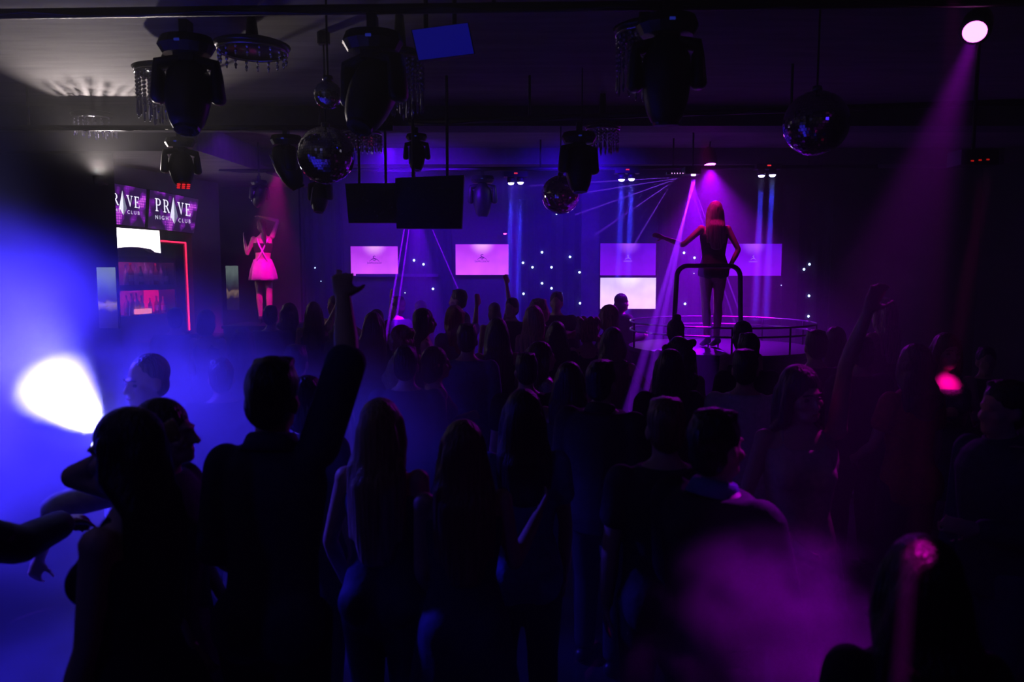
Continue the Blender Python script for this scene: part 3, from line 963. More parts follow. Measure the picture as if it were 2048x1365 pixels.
# framed panels: generic painterly panels in muted colours
def art_mat(name, seed):
    m = bpy.data.materials.new(name); m.use_nodes = True
    nt = m.node_tree; nt.nodes.remove(nt.nodes['Principled BSDF']); out = nt.nodes['Material Output']
    e = nt.nodes.new('ShaderNodeEmission'); e.inputs[1].default_value = 1.3
    tc = nt.nodes.new('ShaderNodeTexCoord'); sp = nt.nodes.new('ShaderNodeSeparateXYZ'); nt.links.new(tc.outputs['Generated'], sp.inputs[0])
    nz = nt.nodes.new('ShaderNodeTexNoise'); nz.inputs['Scale'].default_value = 3.2; nz.inputs['Detail'].default_value = 4
    mp = nt.nodes.new('ShaderNodeMapping'); mp.inputs['Location'].default_value = (seed, seed, 0)
    nt.links.new(tc.outputs['Generated'], mp.inputs[0]); nt.links.new(mp.outputs[0], nz.inputs['Vector'])
    ad = nt.nodes.new('ShaderNodeMath'); ad.operation = 'MULTIPLY_ADD'; ad.inputs[1].default_value = .3
    nt.links.new(nz.outputs['Fac'], ad.inputs[0]); nt.links.new(sp.outputs['Z'], ad.inputs[2])
    cr = nt.nodes.new('ShaderNodeValToRGB')
    st = [(0.0, (.012, .008, .012)), (.42, (.02, .012, .016)), (.55, (.42, .27, .16)), (.62, (.05, .03, .03)), (.78, (.09, .12, .14)), (1.0, (.25, .33, .33))]
    cr.color_ramp.elements[0].position = 0; cr.color_ramp.elements[0].color = (*st[0][1], 1)
    cr.color_ramp.elements[1].position = 1; cr.color_ramp.elements[1].color = (*st[-1][1], 1)
    for p, c in st[1:-1]:
        x = cr.color_ramp.elements.new(p); x.color = (*c, 1)
    nt.links.new(ad.outputs[0], cr.inputs[0]); nt.links.new(cr.outputs[0], e.inputs[0]); nt.links.new(e.outputs[0], out.inputs[0])
    m.cycles.emission_sampling = 'NONE'
    return m
def art_panel(c, w, h, ang, seed, label):
    t = empty('backlit_art_panel', c, ang)
    s = Sh(); s.box((0, .02, 0), (w + .02, .03, h + .02)); obj('casing', s, DARK, t)
    s = Sh(); s.box((0, 0, 0), (w, .008, h)); obj('picture', s, art_mat('art_' + str(seed), seed), t)
    return tag(t, label, 'picture')
a, b = P(193, 535, 9.66), P(236, 657, 9.66)
art_panel(((a.x + b.x) / 2, 9.66, (a.z + b.z) / 2), b.x - a.x, a.z - b.z, 0, 1.3, 'tall backlit picture on the dark pier beside the bar')
a, b = P(452, 532, 13.1), P(478, 620, 13.1)
t = art_panel(((a.x + b.x) / 2, 13.1, (a.z + b.z) / 2), (b.x - a.x) * 1.02, a.z - b.z, R(12), 4.1, 'smaller backlit picture behind the dancer in pink')
s = Sh(); s.loft([(0, .03, 0), (.02, .38, 0)], .02, seg=8); obj('wall_mount', s, BLACK, t)

# uplight added on the pier to brighten the ceiling patch
q = P(196, 352, 9.4)
t = empty('added_uplight', q)
s = Sh(); s.lathe([(.04, -.12), (.055, -.1), (.06, .0)], seg=16); obj('can', s, BLACK, t, True)
s = Sh(); s.lathe([(.05, -.01), (.048, -.006), (.01, -.004)], seg=16); obj('lens', s, mat('uplight_lens', (.2, .2, .2), .3, emit=(1, .9, .9), strength=3, sampling='NONE'), t, True)
s = Sh(); s.loft([(0, .03, -.08), (0, .2, -.08)], .015, seg=8); obj('bracket', s, BLACK, t)
tag(t, 'small added uplight on the dark pier under the lit ceiling', 'lamp')
light_spot('uplight', q + Vector((0, 0, .02)), (-3.7, 7.1, 3.88), (1.0, .86, .84), 700, 46, .8, .04)

# ------------------------------------------------------------------ mirror balls
TILE = mat('mirror_tile', (0.75, 0.77, 0.82), 0.04, 1.0, vary=.05)
CORE = mat('ball_core', (.03, .03, .035), .5)
def mirror_ball(px, py, d, dia_px, label, drop_to=H - .003):
    c = P(px, py, d)
    r = dia_px / 2 * d / FPX
    t = empty('mirror_ball', c, random.uniform(0, 6))
    s = Sh(); s.ell((0, 0, 0), r * .985, nu=32, nv=20); obj('core', s, CORE, t, True)
    s = Sh()
    rows = 34
    rnd = random.Random(px)
    for j in range(rows):
        th = math.pi * (j + .5) / rows
        n = max(4, int(2 * rows * math.sin(th)))
        hz = math.pi * r / rows * .46
        for i in range(n):
            ph = 2 * math.pi * i / n
            nv = Vector((math.sin(th) * math.cos(ph), math.sin(th) * math.sin(ph), math.cos(th)))
            e1 = Vector((-math.sin(ph), math.cos(ph), 0)); e2 = nv.cross(e1)
            hw = math.pi * r * math.sin(th) / n * .92
            nj = (nv + e1 * rnd.gauss(0, .012) + e2 * rnd.gauss(0, .012)).normalized()
            e1 = (e1 - nj * e1.dot(nj)).normalized(); e2 = nj.cross(e1)
            q = nv * r
            s.add([q - e1 * hw - e2 * hz, q + e1 * hw - e2 * hz, q + e1 * hw + e2 * hz, q - e1 * hw + e2 * hz], [(0, 1, 2, 3)])
    o = obj('mirror_tiles', s, TILE, t); o['kind'] = 'stuff'
    s = Sh(); s.lathe([(.03, r * .97), (.035, r + .01), (.03, r + .03), (.01, r + .035)], seg=14); obj('cap', s, STEEL, t, True)
    s = Sh(); s.loft([(0, 0, r + .03), (0, 0, drop_to - c.z - .08)], .007, seg=8, rnd=False); obj('rod', s, BLACK, t)
    s = Sh(); s.lathe([(.04, drop_to - c.z - .09), (.05, drop_to - c.z - .085), (.05, drop_to - c.z)], seg=14); obj('motor', s, BLACK, t)
    return tag(t, label, 'disco ball')
mirror_ball(652, 311, 6.0, 111, 'disco ball with blue glow left of the hanging screens')
mirror_ball(1632, 247, 5.2, 124, 'biggest disco ball hanging at the upper right')
mirror_ball(1121, 390, 8.6, 76, 'small far disco ball in the middle above the star curtain')
mirror_ball(656, 190, 4.9, 54, 'dim little disco ball above the blue-lit one')

# ------------------------------------------------------------------ crystal chandeliers
CRYS = mat('crystal', (.7, .68, .85), .06, .75, vary=.1)
def chandelier(px, py_top, d, r, length, n, label, tiers=2):
    top = P(px, py_top, d)
    t = empty('crystal_chandelier', top)
    s = Sh(); s.lathe([(.01, .0), (r * 1.05, .0), (r * 1.12, .03), (r * .9, .05), (.05, .06), (.03, max(.08, H - .004 - top.z))], seg=28); obj('canopy', s, mat('chandelier_canopy', (.05, .05, .055), .3, .6), t, True)
    s = Sh(); m = 40
    for z, rr in ((0.0, r),):
        pts = [(rr * math.cos(2 * math.pi * k / m), rr * math.sin(2 * math.pi * k / m), -.012) for k in range(m + 1)]
        s.loft(pts, .012, uh=(0, 0, 1), seg=8, rnd=False)
    obj('ring', s, CHROME, t, True)
    def strand(L):
        prof = []
        nb = max(3, int(L / .035)); 
        zz = -.01
        body = int(nb * .68)
        for b in range(body):
            z = -.012 - b * .035
            prof += [(.0025, z), (.011, z - .009), (.0125, z - .0165), (.011, z - .024), (.0025, z - .033)]
        z = -.012 - body * .035
        prof += [(.004, z), (.008, z - (L + z) * .5), (.009, -L + .02), (.002, -L)]
        s = Sh(); s.lathe(prof[::-1], seg=6); me = s.mesh('crystal_strand'); me.materials.append(CRYS)
        return me
    for ti in range(tiers):
        rr = r * (1 - .42 * ti) * .97
        L = length * (1 + .06 * ti)
        me = strand(L)
        k = max(6, int(n * (1 - .35 * ti)))
        for i in range(k):
            a = 2 * math.pi * (i + .3 * ti) / k
            x = bpy.data.objects.new('crystal_strand', me); COL.objects.link(x); x.parent = t
            x.location = (rr * math.cos(a), rr * math.sin(a), -.005)
            x.scale = (1, 1, random.uniform(.88, 1.06))
    return tag(t, label, 'chandelier', 'crystal chandeliers')
chandelier(332, 146, 6.6, .24, .40, 26, 'crystal chandelier against the lit ceiling at the left')
chandelier(800, 118, 5.6, .17, .38, 22, 'crystal chandelier beside the tilted blue screen')
chandelier(1290, 66, 5.2, .19, .40, 22, 'crystal chandelier partly behind the right big spotlight')
chandelier(722, 268, 8.2, .22, .19, 26, 'short crystal chandelier right of the blue-lit disco ball')
chandelier(1205, 258, 8.0, .17, .24, 20, 'crystal chandelier behind the black spotlight near the centre')
chandelier(190, 236, 8.6, .22, .2, 16, 'shadowed chandelier left of the lit ceiling patch')
chandelier(505, 100, 5.6, .24, .1, 18, 'dish-like chandelier in the magenta ceiling shade', 1)

# ------------------------------------------------------------------ podiums
RUB = mat('podium_black', (.008, .008, .01), .5)
PZ = 1.15
PCX, PCY, PR = P(1442, 600, 9.2).x, 9.2, 1.1
t = empty('round_podium', (PCX, PCY, 0))
s = Sh(); s.lathe([(PR - .06, 0.002), (PR - .02, .05), (PR - .02, PZ - .1), (PR, PZ - .08)], seg=48); obj('drum', s, RUB, t, True)
s = Sh(); s.lathe([(.01, PZ - .08), (PR, PZ - .08), (PR + .02, PZ - .05), (PR + .01, PZ - .005), (.01, PZ)], seg=56); obj('platform', s, mat('podium_top', (.012, .012, .014), .5), t)
for zz in (1.445, 1.345):
    s = Sh(); m = 72
    s.loft([(PR * math.cos(2 * math.pi * k / m), PR * math.sin(2 * math.pi * k / m), zz) for k in range(m + 1)], .012, uh=(0, 0, 1), seg=8, rnd=False)
    obj('hoop_rail', s, CHROME, t, True)
for k in range(10):
    a_ = 2 * math.pi * (k + .25) / 10
    s = Sh(); s.loft([(PR * math.cos(a_), PR * math.sin(a_), PZ - .02), (PR * math.cos(a_), PR * math.sin(a_), 1.445)], .011, seg=8, rnd=False); obj('rail_post', s, BLACK, t, True)
tag(t, 'round black podium with chrome hoop rails under the podium dancer', 'podium')
# rail
RY = 8.36
ra, rb_ = P(1354, 532, RY), P(1481, 532, RY)
t = empty('podium_rail', ((ra.x + rb_.x) / 2, RY, PZ))
w = (rb_.x - ra.x) / 2; hz = ra.z - PZ
pts = [(-w - .03, 0, .004), (-w, 0, hz - .12)]
for k in range(1, 6):
    a = R(90 * k / 6); pts.append((-w + .12 * (1 - math.cos(a)), 0, hz - .12 + .12 * math.sin(a)))
pts += [(-w + .12, 0, hz), (w - .12, 0, hz)]
for k in range(1, 6):
    a = R(90 * k / 6); pts.append((w - .12 + .12 * math.sin(a), 0, hz - .12 + .12 * math.cos(a)))
pts += [(w, 0, hz - .12), (w + .03, 0, .004)]
s = Sh(); s.loft(pts, .027, uh=(0, 1, 0), seg=14, rnd=False); obj('bent_tube', s, mat('rail_steel', (.12, .11, .13), .28, 1.0), t, True)
for sx in (-1, 1):
    s = Sh(); s.lathe([(.065, .001), (.065, .012), (.035, .016)], (sx * (w + .03), 0, 0), 16); obj('foot_flange', s, STEEL, t, True)
tag(t, 'bent metal guard rail in front of the podium dancer', 'rail')
# box podium of the dancer in pink
q = P(533, 648, 11.5)
DZ = q.z
t = empty('box_podium', (q.x, 11.5, 0))
s = Sh(); s.box((0, 0, DZ / 2 - .02), (.95, .95, DZ - .045)); obj('body', s, RUB, t)
s = Sh(); s.box((0, 0, DZ - .02), (1.0, 1.0, .04)); obj('top_plate', s, mat('podium_top', (.012, .012, .014), .5), t)
tag(t, 'black box podium under the dancer in pink', 'podium')
# DJ desk behind the crowd
q = P(1262, 650, 10.9)
t = empty('dj_desk', (q.x - .05, 11.3, 0))
s = Sh(); s.box((-.6, 0, .5), (1.5, .5, .99)); obj('body', s, RUB, t)
s = Sh(); s.box((-.6, 0, 1.02), (1.6, .6, .05)); obj('top', s, mat('podium_top', (.012, .012, .014), .5), t)
s = Sh(); s.box((-.75, 0, 1.08), (.5, .36, .06)); obj('mixer', s, DARK, t)
tag(t, 'black desk below the white television behind the crowd', 'desk')

# ------------------------------------------------------------------ people
SHOE = mat('black_shoe', (.015, .015, .017), .4)
EYE = mat('dark_eye', (.03, .02, .02), .15)
TORSO = {
    'm': [(.82, .10, .09, 0), (.90, .165, .115, -.012), (1.0, .155, .112, -.005), (1.10, .15, .105, .004), (1.22, .168, .115, .008), (1.33, .188, .118, .004), (1.405, .175, .095, -.004), (1.45, .12, .07, -.01), (1.485, .066, .06, -.012)],
    'f': [(.82, .10, .09, 0), (.90, .172, .118, -.012), (.98, .155, .105, -.006), (1.09, .122, .09, .003), (1.2, .138, .1, .006), (1.31, .155, .105, .004), (1.39, .152, .08, -.005), (1.44, .10, .06, -.01), (1.475, .055, .05, -.012)]}


def person(px, py, d, label, hd=0.0, sex='f', z0=0.0, top=('tshirt', None), bottom=('trousers', None), hair=('long', None), L=None, Rr=None,
           head=(0, 0, 0), lean=(0, 0), vox=.016, tone='fair', feet=None, group=None, eyes=False, heel=0.0, extra=None, wide=1.0):
    tp = P(px, py, d)
    Ht = tp.z - z0 - .012
    S = Ht / (1.75 + heel)
    g = 1.0 if sex == 'm' else .86
    lx, ly = lean
    V = Vector

    def sp(z):
        k = max(0, z - .95)
        return V((lx * k, ly * k, z + heel))
    fat = vox > .012                      # coarse bodies need thicker fingers
    body = Sh()
    tor = [(z, rx * wide, ry * wide, yo) for z, rx, ry, yo in TORSO[sex]]

    def torso(sh, lo, hi, inf=0.0, seg=20, rnd=False):
        zs = [lo] + [t[0] for t in tor if lo < t[0] < hi] + [hi]
        pts, ru, rv = [], [], []
        for z in zs:
            i = max([k for k in range(len(tor)) if tor[k][0] <= z + 1e-6] or [0])
            j = min(i + 1, len(tor) - 1)
            f = 0 if i == j else max(0, z - tor[i][0]) / (tor[j][0] - tor[i][0])
            a = [tor[i][k] + (tor[j][k] - tor[i][k]) * f for k in range(4)]
            if inf > 0 and z < .9: a[1], a[2] = tor[1][1] - .004, tor[1][2] - .004
            pts.append(sp(z) + V((0, a[3], 0))); ru.append(a[1] + inf); rv.append(a[2] + inf)
        sh.loft([p * S for p in pts], [r * S for r in ru], [r * S for r in rv], seg=seg, rnd=rnd)

    torso(body, .82, 1.485, rnd=True)
    bust = []
    if sex == 'f':
        bust = [(sp(1.265) + V((sx * .068, .078, 0)), .06) for sx in (-1, 1)]
        for c, r in bust: body.ell(c * S, r * S)
    bt_ = .084 if sex == 'f' else .07
    for sx in (-1, 1): body.ell((sp(.90) + V((sx * .075, -.055, 0))) * S, (.09 * S, bt_ * S, .1 * S))
    # neck and head
    npv = sp(1.51) + V((0, .0, 0))
    body.loft([(sp(1.44) + V((0, -.015, 0))) * S, npv * S, (npv + V((0, .012, .05))) * S], [.058 * g * S + .004, .05 * g * S + .003, .05 * g * S + .003], seg=12)
    hr = Euler((R(head[1]), R(head[2]), R(head[0])), 'XYZ').to_matrix()

    def hp(x, y, z): return (npv + hr @ V((x, y, z))) * S
    hk = S * (1.0 if sex == 'm' else .96)

    def he(sh, x, y, z, r): sh.ell(hp(x, y, z), [q * hk for q in r], hr)
    he(body, 0, -.008, .132, (.074, .095, .1))
    he(body, 0, .026, .068, (.058, .068, .082))
    he(body, 0, .075, .012, (.026, .022, .02))
    he(body, 0, .05, .02, (.046, .045, .03))
    body.loft([hp(0, .088, .115), hp(0, .104, .085), hp(0, .113, .068)], [.009 * hk, .012 * hk, .015 * hk], seg=8)
    he(body, 0, .086, .122, (.048, .014, .011))
    he(body, 0, .092, .038, (.023, .011, .008))
    for sx in (-1, 1):
        he(body, sx * .073, -.006, .088, (.012, .022, .032))
        he(body, sx * .04, .062, .075, (.022, .025, .022))
    # arms
    joints = {}
    sw = (.178 if sex == 'm' else .155) * wide
    for side, spec in ((-1, L), (1, Rr)):
        if spec is None:
            spec = ((side * .14, .0, -1), (side * .02, .22, -1))
        up, fo = V(spec[0]).normalized(), V(spec[1]).normalized()
        curl = spec[2] if len(spec) > 2 else .5
        pn = V(spec[3]).normalized() if len(spec) > 3 else V((-side, 0, 0))
        s0 = sp(1.405) + V((side * sw, -.006, .05 * max(0, up.z)))
        e0 = s0 + up * (.30 if sex == 'm' else .285)
        w0 = e0 + fo * (.265 if sex == 'm' else .25)
        joints[side] = (s0, e0, w0)
        body.ell(s0 * S, .056 * g * S)
        body.loft([s0 * S, s0.lerp(e0, .4) * S, e0 * S], [.052 * g * S, .047 * g * S, .038 * g * S], seg=10)
        body.loft([e0 * S, e0.lerp(w0, .3) * S, w0 * S], [.038 * g * S, .041 * g * S, .0275 * g * S], seg=10)
        # hand
        h = fo
        pn = (pn - h * pn.dot(h))
        pn = pn.normalized() if pn.length > .05 else h.orthogonal().normalized()
        wv = h.cross(pn) * side          # towards the little finger or thumb, mirrored per hand
        hs = S * (1.0 if sex == 'm' else .92)
        W = w0 * S
        ft = 1.35 if fat else 1.0
        body.loft([W, W + h * .035 * hs, W + h * .088 * hs], [.024 * hs, .036 * hs, .04 * hs], [.02 * hs, .016 * hs * ft, .013 * hs * ft], uh=wv, seg=10)
        for k, (ow, ln) in enumerate(((-.03, .072), (-.0105, .082), (.0095, .077), (.029, .06))):
            sep = 1.15 if fat else 1.0
            p = W + h * .085 * hs + wv * ow * sep * hs
            dirv = (h + wv * ow * 3.0).normalized()
            pts = [p]
            for seg_ in range(3):
                a = curl * (.35 + .55 * seg_)
                dv = dirv * math.cos(a) + pn * math.sin(a)
                p = p + dv * ln * hs * (.42, .33, .25)[seg_]
                pts.append(p)
            body.loft(pts, [.0092 * hs * ft, .0088 * hs * ft, .008 * hs * ft, .0068 * hs * ft], seg=8)
        b0 = W + h * .03 * hs - wv * .028 * hs
        td = (h * .6 - wv * .7 + pn * .25).normalized()
        t2 = (h * .85 - wv * .35 + pn * .3 * (1 + curl)).normalized()
        body.loft([b0, b0 + td * .04 * hs, b0 + td * .04 * hs + t2 * .045 * hs], [.013 * hs * ft, .0105 * hs * ft, .0082 * hs * ft], seg=8)
    # legs
    ft_ = feet or ((-.1, .03), (.1, -.03))
    legs = []
    for side, (fx, fy) in zip((-1, 1), ft_):
        hip = V((side * .088, -.005, .90 + heel)); ank = V((fx, fy, .085 + heel))
        kn = hip.lerp(ank, .5) + V((0, .028, 0))
        legs.append((hip, kn, ank))
        body.loft([hip * S, hip.lerp(kn, .35) * S, kn * S], [.088 * S, .08 * S, .054 * S], seg=12)
        body.loft([kn * S, (kn.lerp(ank, .3) + V((0, -.015, 0))) * S, ank * S], [.054 * S, .057 * S, .036 * S], seg=12)
        body.loft([(ank + V((0, -.05, -.045))) * S, (ank + V((0, .05, -.055 - heel * .5))) * S, (ank + V((0, .15, -.068 - heel))) * S], [.032 * S, .04 * S, .036 * S], [.036 * S, .026 * S, .014 * S], seg=10)
    root = obj('person', body, skin(tone), voxel=vox * .85 if vox > .012 else vox, relax=3)
    # placing: head top over the pixel
    off = hp(0, 0, .23)
    rz = R(hd)
    off2 = Matrix.Rotation(rz, 3, 'Z') @ V((off.x, off.y, 0))
    root.location = (tp.x - off2.x, tp.y - off2.y, z0)
    root.rotation_euler = (0, 0, rz)
    tag(root, label, 'person', group)

    # ---- clothes
    def sleeves(sh, part, inf, sides=(-1, 1)):
        for sd in sides:
            s0, e0, w0 = joints[sd]
            sh.ell(s0 * S, (.054 * g + inf * .7) * S)
            if part <= 1:
                e = s0.lerp(e0, part)
                sh.loft([s0 * S, e * S], [(.054 * g + inf) * S, (.048 * g + inf * 1.3) * S], seg=12)
            else:
                w = e0.lerp(w0, part - 1)
                sh.loft([s0 * S, e0 * S], [(.054 * g + inf) * S, (.042 * g + inf) * S], seg=12)
                sh.loft([e0 * S, w * S], [(.042 * g + inf) * S, (.033 * g + inf) * S], seg=12)

    cv = max(vox, .011)
    kind, tm = top
    c = Sh()
    nm = {'tshirt': 'shirt', 'shirt': 'shirt', 'jacket': 'jacket', 'tank': 'top', 'dress': 'dress', 'crop': 'crop_top', 'bodysuit': 'bodysuit', 'blouse': 'blouse', 'gown': 'dress'}.get(kind, 'top')
    if kind in ('tshirt', 'shirt', 'jacket', 'blouse'):
        inf = {'tshirt': .016, 'shirt': .018, 'jacket': .03, 'blouse': .024}[kind]
        torso(c, .80, 1.465, inf)
        for b, r in bust: c.ell(b * S, (r + inf * .6) * S)
        for sx in (-1, 1): c.ell((sp(.90) + V((sx * .072, -.055, 0))) * S, ((.098 + inf * .6) * S, (bt_ + .016 + inf * .5) * S, .13 * S))
        sleeves(c, {'tshirt': .55, 'shirt': 1.93, 'jacket': 1.96, 'blouse': 1.2}[kind], inf)
    elif kind == 'rolled':
        torso(c, .80, 1.468, .018); sleeves(c, 1.0, .014)
        for sx in (-1, 1): c.ell((sp(.90) + V((sx * .072, -.055, 0))) * S, (.112 * S, (bt_ + .024) * S, .13 * S))
    else:
        hi = {'tank': 1.36, 'dress': 1.36, 'crop': 1.34, 'bodysuit': 1.35, 'gown': 1.37}.get(kind, 1.36)
        lo = {'tank': .9, 'dress': .84, 'crop': 1.17, 'bodysuit': .83, 'gown': .84}.get(kind, .9)
        torso(c, lo, hi, .012)
        for b, r in bust: c.ell(b * S, (r + .01) * S)
        if kind in ('dress', 'bodysuit', 'tank', 'gown'):
            for sx in (-1, 1): c.ell((sp(.90) + V((sx * .075, -.055, 0))) * S, (.102 * S, .1 * S, .105 * S))
        for sx in (-1, 1):
            c.loft([(sp(1.33) + V((sx * .09, .09, 0))) * S, (sp(1.44) + V((sx * .085, .01, .008))) * S, (sp(1.42) + V((sx * .085, -.04, 0))) * S, (sp(1.32) + V((sx * .075, -.1, 0))) * S], .016 * S, seg=8)
        if kind in ('dress', 'gown'):
            zl = .55 if kind == 'dress' else .16
            flare = .06 if kind == 'dress' else .12
            n = 8; pts = []; ru = []; rv = []
            for k in range(n + 1):
                f = k / n; z = .93 + (zl - .93) * f
                pts.append(V((0, -.008, z + heel)) * S); ru.append((.185 + flare * f) * S); rv.append((.135 + flare * f) * S)
            c.loft(pts, ru, rv, seg=20, rnd=False)
    if kind != 'none':
        o = obj(nm, c, tm, root, voxel=cv, relax=4)
        if kind in ('jacket', 'shirt', 'rolled') and not fat:
            q = Sh(); tilt = Matrix.Rotation(R(-14), 3, 'X')
            q.lathe([(k_[0] * S, k_[1] * S) for k_ in ((.058, -.028), (.094, -.026), (.076, .022), (.066, .03), (.058, .022))], (sp(1.475) + V((0, -.008, 0))) * S, 22, tilt)
            obj('collar', q, extra.get('collar', tm) if extra else tm, root, True)
    bk, bmt = bottom
    if bk in ('trousers', 'shorts'):
        q = Sh(); inf = .016
        torso(q, .80, 1.0, inf * .4)
        q.ell(V((0, -.005, .83 + heel)) * S, (.11 * S, .105 * S, .1 * S))
        for sx in (-1, 1): q.ell((sp(.90) + V((sx * .075, -.055, 0))) * S, ((.09 + inf * .6) * S, (bt_ + inf * .6) * S, .11 * S))
        for hip, kn, ank in legs:
            if bk == 'trousers':
                q.loft([hip * S, kn * S], [(.09 + inf) * S, (.056 + inf) * S], seg=12)
                q.loft([kn * S, (ank + V((0, -.005, .02))) * S], [(.058 + inf) * S, (.044 + inf) * S], seg=12)
            else:
                q.loft([hip * S, hip.lerp(kn, .35) * S], [(.09 + inf) * S, (.084 + inf) * S], seg=12)
        obj('trousers' if bk == 'trousers' else 'shorts', q, bmt, root, voxel=cv, relax=4)
    elif bk in ('skirt', 'flared'):
        q = Sh(); n = 6; zl = .62 if bk == 'skirt' else .70; fl = .03 if bk == 'skirt' else .055
        zt_ = 1.03 if bk == 'skirt' else 1.06
        pts, ru, rv = [], [], []
        for k in range(n + 1):
            f = k / n
            pts.append((V((0, -.008, zt_ + (zl - zt_) * f + heel))) * S)
            ru.append((.15 + .03 * min(1, f * 2) + fl * f) * S); rv.append((.11 + .03 * min(1, f * 2) + fl * f) * S)
        if bk == 'flared':
            # pleated skirt, one ring at a time
            seg = 40; vs = []; fs = []
            for k in range(n + 1):
                for i in range(seg):
                    a = 2 * math.pi * i / seg
                    pl = 1 + .07 * (k / n) * math.cos(i * math.pi / 2.5)
                    vs.append(pts[k] + V((ru[k] * pl * math.cos(a), rv[k] * pl * math.sin(a), 0)))
            for k in range(n):
                for i in range(seg):
                    j = (i + 1) % seg
                    fs.append((k * seg + j, k * seg + i, (k + 1) * seg + i, (k + 1) * seg + j))
            fs.append(tuple(range(seg))); fs.append(tuple(n * seg + i for i in reversed(range(seg))))
            q.add(vs, fs); obj('skirt', q, bmt, root, True)
        else:
            q.loft(pts, ru, rv, seg=20, rnd=False); obj('skirt', q, bmt, root, voxel=cv, relax=4)
    for hip, kn, ank in legs:
        q = Sh()
        q.loft([(ank + V((0, -.055, -.04))) * S, (ank + V((0, .05, -.05 - heel * .5))) * S, (ank + V((0, .155, -.06 - heel))) * S], [.038 * S, .046 * S, .04 * S], [.042 * S, .034 * S, .022 * S], seg=12)
        if heel: q.loft([(ank + V((0, -.06, -.05))) * S, V(((ank.x) * S, (ank.y - .06) * S, .012 * S))], [.014 * S, .008 * S], seg=8)
        obj('shoe', q, (extra or {}).get('shoe', SHOE), root, True)
    # ---- hair
    hk_, hm = hair[0], hair[1]
    ln = hair[2] if len(hair) > 2 else .34
    if hk_ != 'none':
        q = Sh()

        def hh(x, y, z, r): q.ell(hp(x, y, z), [v * hk for v in r], hr, nu=18, nv=12)
        rng = random.Random(int(px * 7 + py))
        if hk_ == 'short':
            hh(0, -.018, .146, (.081, .1, .096)); hh(0, -.045, .085, (.072, .06, .075))
            for k in range(9):
                a = rng.uniform(0, 6.28); hh(.05 * math.cos(a), -.01 + .06 * math.sin(a), .222 - .01 * rng.random(), (.02, .026, .014))
        elif hk_ == 'crop':
            hh(0, -.022, .149, (.079, .097, .093)); hh(0, -.045, .085, (.072, .058, .07))
        else:
            hh(0, -.018, .142, (.086, .104, .098)); hh(0, -.045, .075, (.082, .07, .09))
        if hk_ in ('long', 'wavy', 'curly'):
            back = .13 if sex == 'f' else .14
            n = 7; pts, ru, rv = [], [], []
            for k in range(n + 1):
                f = k / n
                z = .12 - (ln + .12) * f
                hpz = V(hp(0, -.06, z)) if z > -.02 else None
                base = sp(1.51 + z) + V((0, -back * (.72 if z < -.05 else .5), 0))
                pnt = hpz if hpz is not None else base * S
                wv_ = .016 * math.sin(k * 2.1 + px) if hk_ != 'long' else 0
                pts.append(pnt + V((wv_, 0, 0)))
                ru.append((.086 + .03 * math.sin(f * 2.6) - .03 * f * f) * S); rv.append((.055 - .02 * f) * S)
            q.loft(pts, ru, rv, seg=16)
            for sx in (-1, 1):
                n = 5; pts = []
                for k in range(n + 1):
                    f = k / n; z = .15 - (ln * .8 + .15) * f
                    if z > -.02: pts.append(hp(sx * (.072 + .012 * math.sin(f * 3)), .01 - .02 * f, z))
                    else: pts.append((sp(1.51 + z) + V((sx * (.085 + .02 * f), -.07 if f < .99 else -.08, 0))) * S)
                q.loft(pts, [.02 * S, .03 * S, .032 * S, .03 * S, .026 * S, .015 * S], seg=10)
            if hk_ == 'wavy' or hk_ == 'curly':
                for k in range(16 if hk_ == 'wavy' else 40):
                    z = .19 - rng.random() * (ln * (.9 if hk_ == 'wavy' else .75) + .14); a = rng.uniform(2.6, 6.9)
                    if hk_ == 'curly': a = rng.uniform(2.3, 7.1)
                    rr = .085 if hk_ == 'wavy' else .098
                    ce = V((math.cos(a) * rr, -.03 + math.sin(a) * rr * .85, z))
                    pt = hp(*ce) if z > -.03 else (sp(1.51 + z) + V((ce.x * 1.1, -.05 + min(0, ce.y), 0))) * S
                    q.ell(pt, rng.uniform(.022, .034) * S, nu=10, nv=7)
        elif hk_ == 'bun':
            hh(0, -.115, .15, (.05, .045, .048)); hh(0, -.06, .06, (.07, .05, .06))
        elif hk_ == 'topbun':
            hh(0, -.06, .245, (.045, .045, .04))
        elif hk_ == 'bob':
            hh(0, -.03, .06, (.098, .09, .09)); hh(0, -.05, .02, (.095, .07, .07))
        elif hk_ == 'tail':
            q.loft([hp(0, -.11, .16), hp(0, -.155, .12), hp(0, -.16, .0), hp(0, -.15, -.12), hp(0, -.14, -.24)], [.025 * S, .036 * S, .036 * S, .028 * S, .012 * S], seg=10)
        elif hk_ == 'afro':
            for k in range(46):
                a = rng.uniform(0, 6.28); z = rng.uniform(.02, .23)
                if math.sin(a) > .55 and z < .14: continue
                hh(.095 * math.cos(a), -.02 + .1 * math.sin(a), z, (.036, .036, .036))
            hh(0, -.03, .13, (.11, .115, .115))
        obj('hair', q, hm, root, voxel=max(vox * .8, .0105), relax=3)
    if eyes:
        for sx in (-1, 1):
            q = Sh(); q.ell(hp(sx * .031, .08, .1), [.013 * hk, .009 * hk, .0075 * hk], hr); obj('eye', q, EYE, root, True)
            q = Sh(); q.loft([hp(sx * .014, .094, .123), hp(sx * .032, .093, .128), hp(sx * .05, .083, .122)], [.004 * hk, .005 * hk, .003 * hk], seg=6); obj('eyebrow', q, hm, root, True)
        q = Sh(); q.ell(hp(0, .1, .037), [.021 * hk, .005 * hk, .006 * hk], hr); obj('lips', q, mat('lips', (.45, .12, .12), .4), root, True)
    return root, joints, S, hp, sp


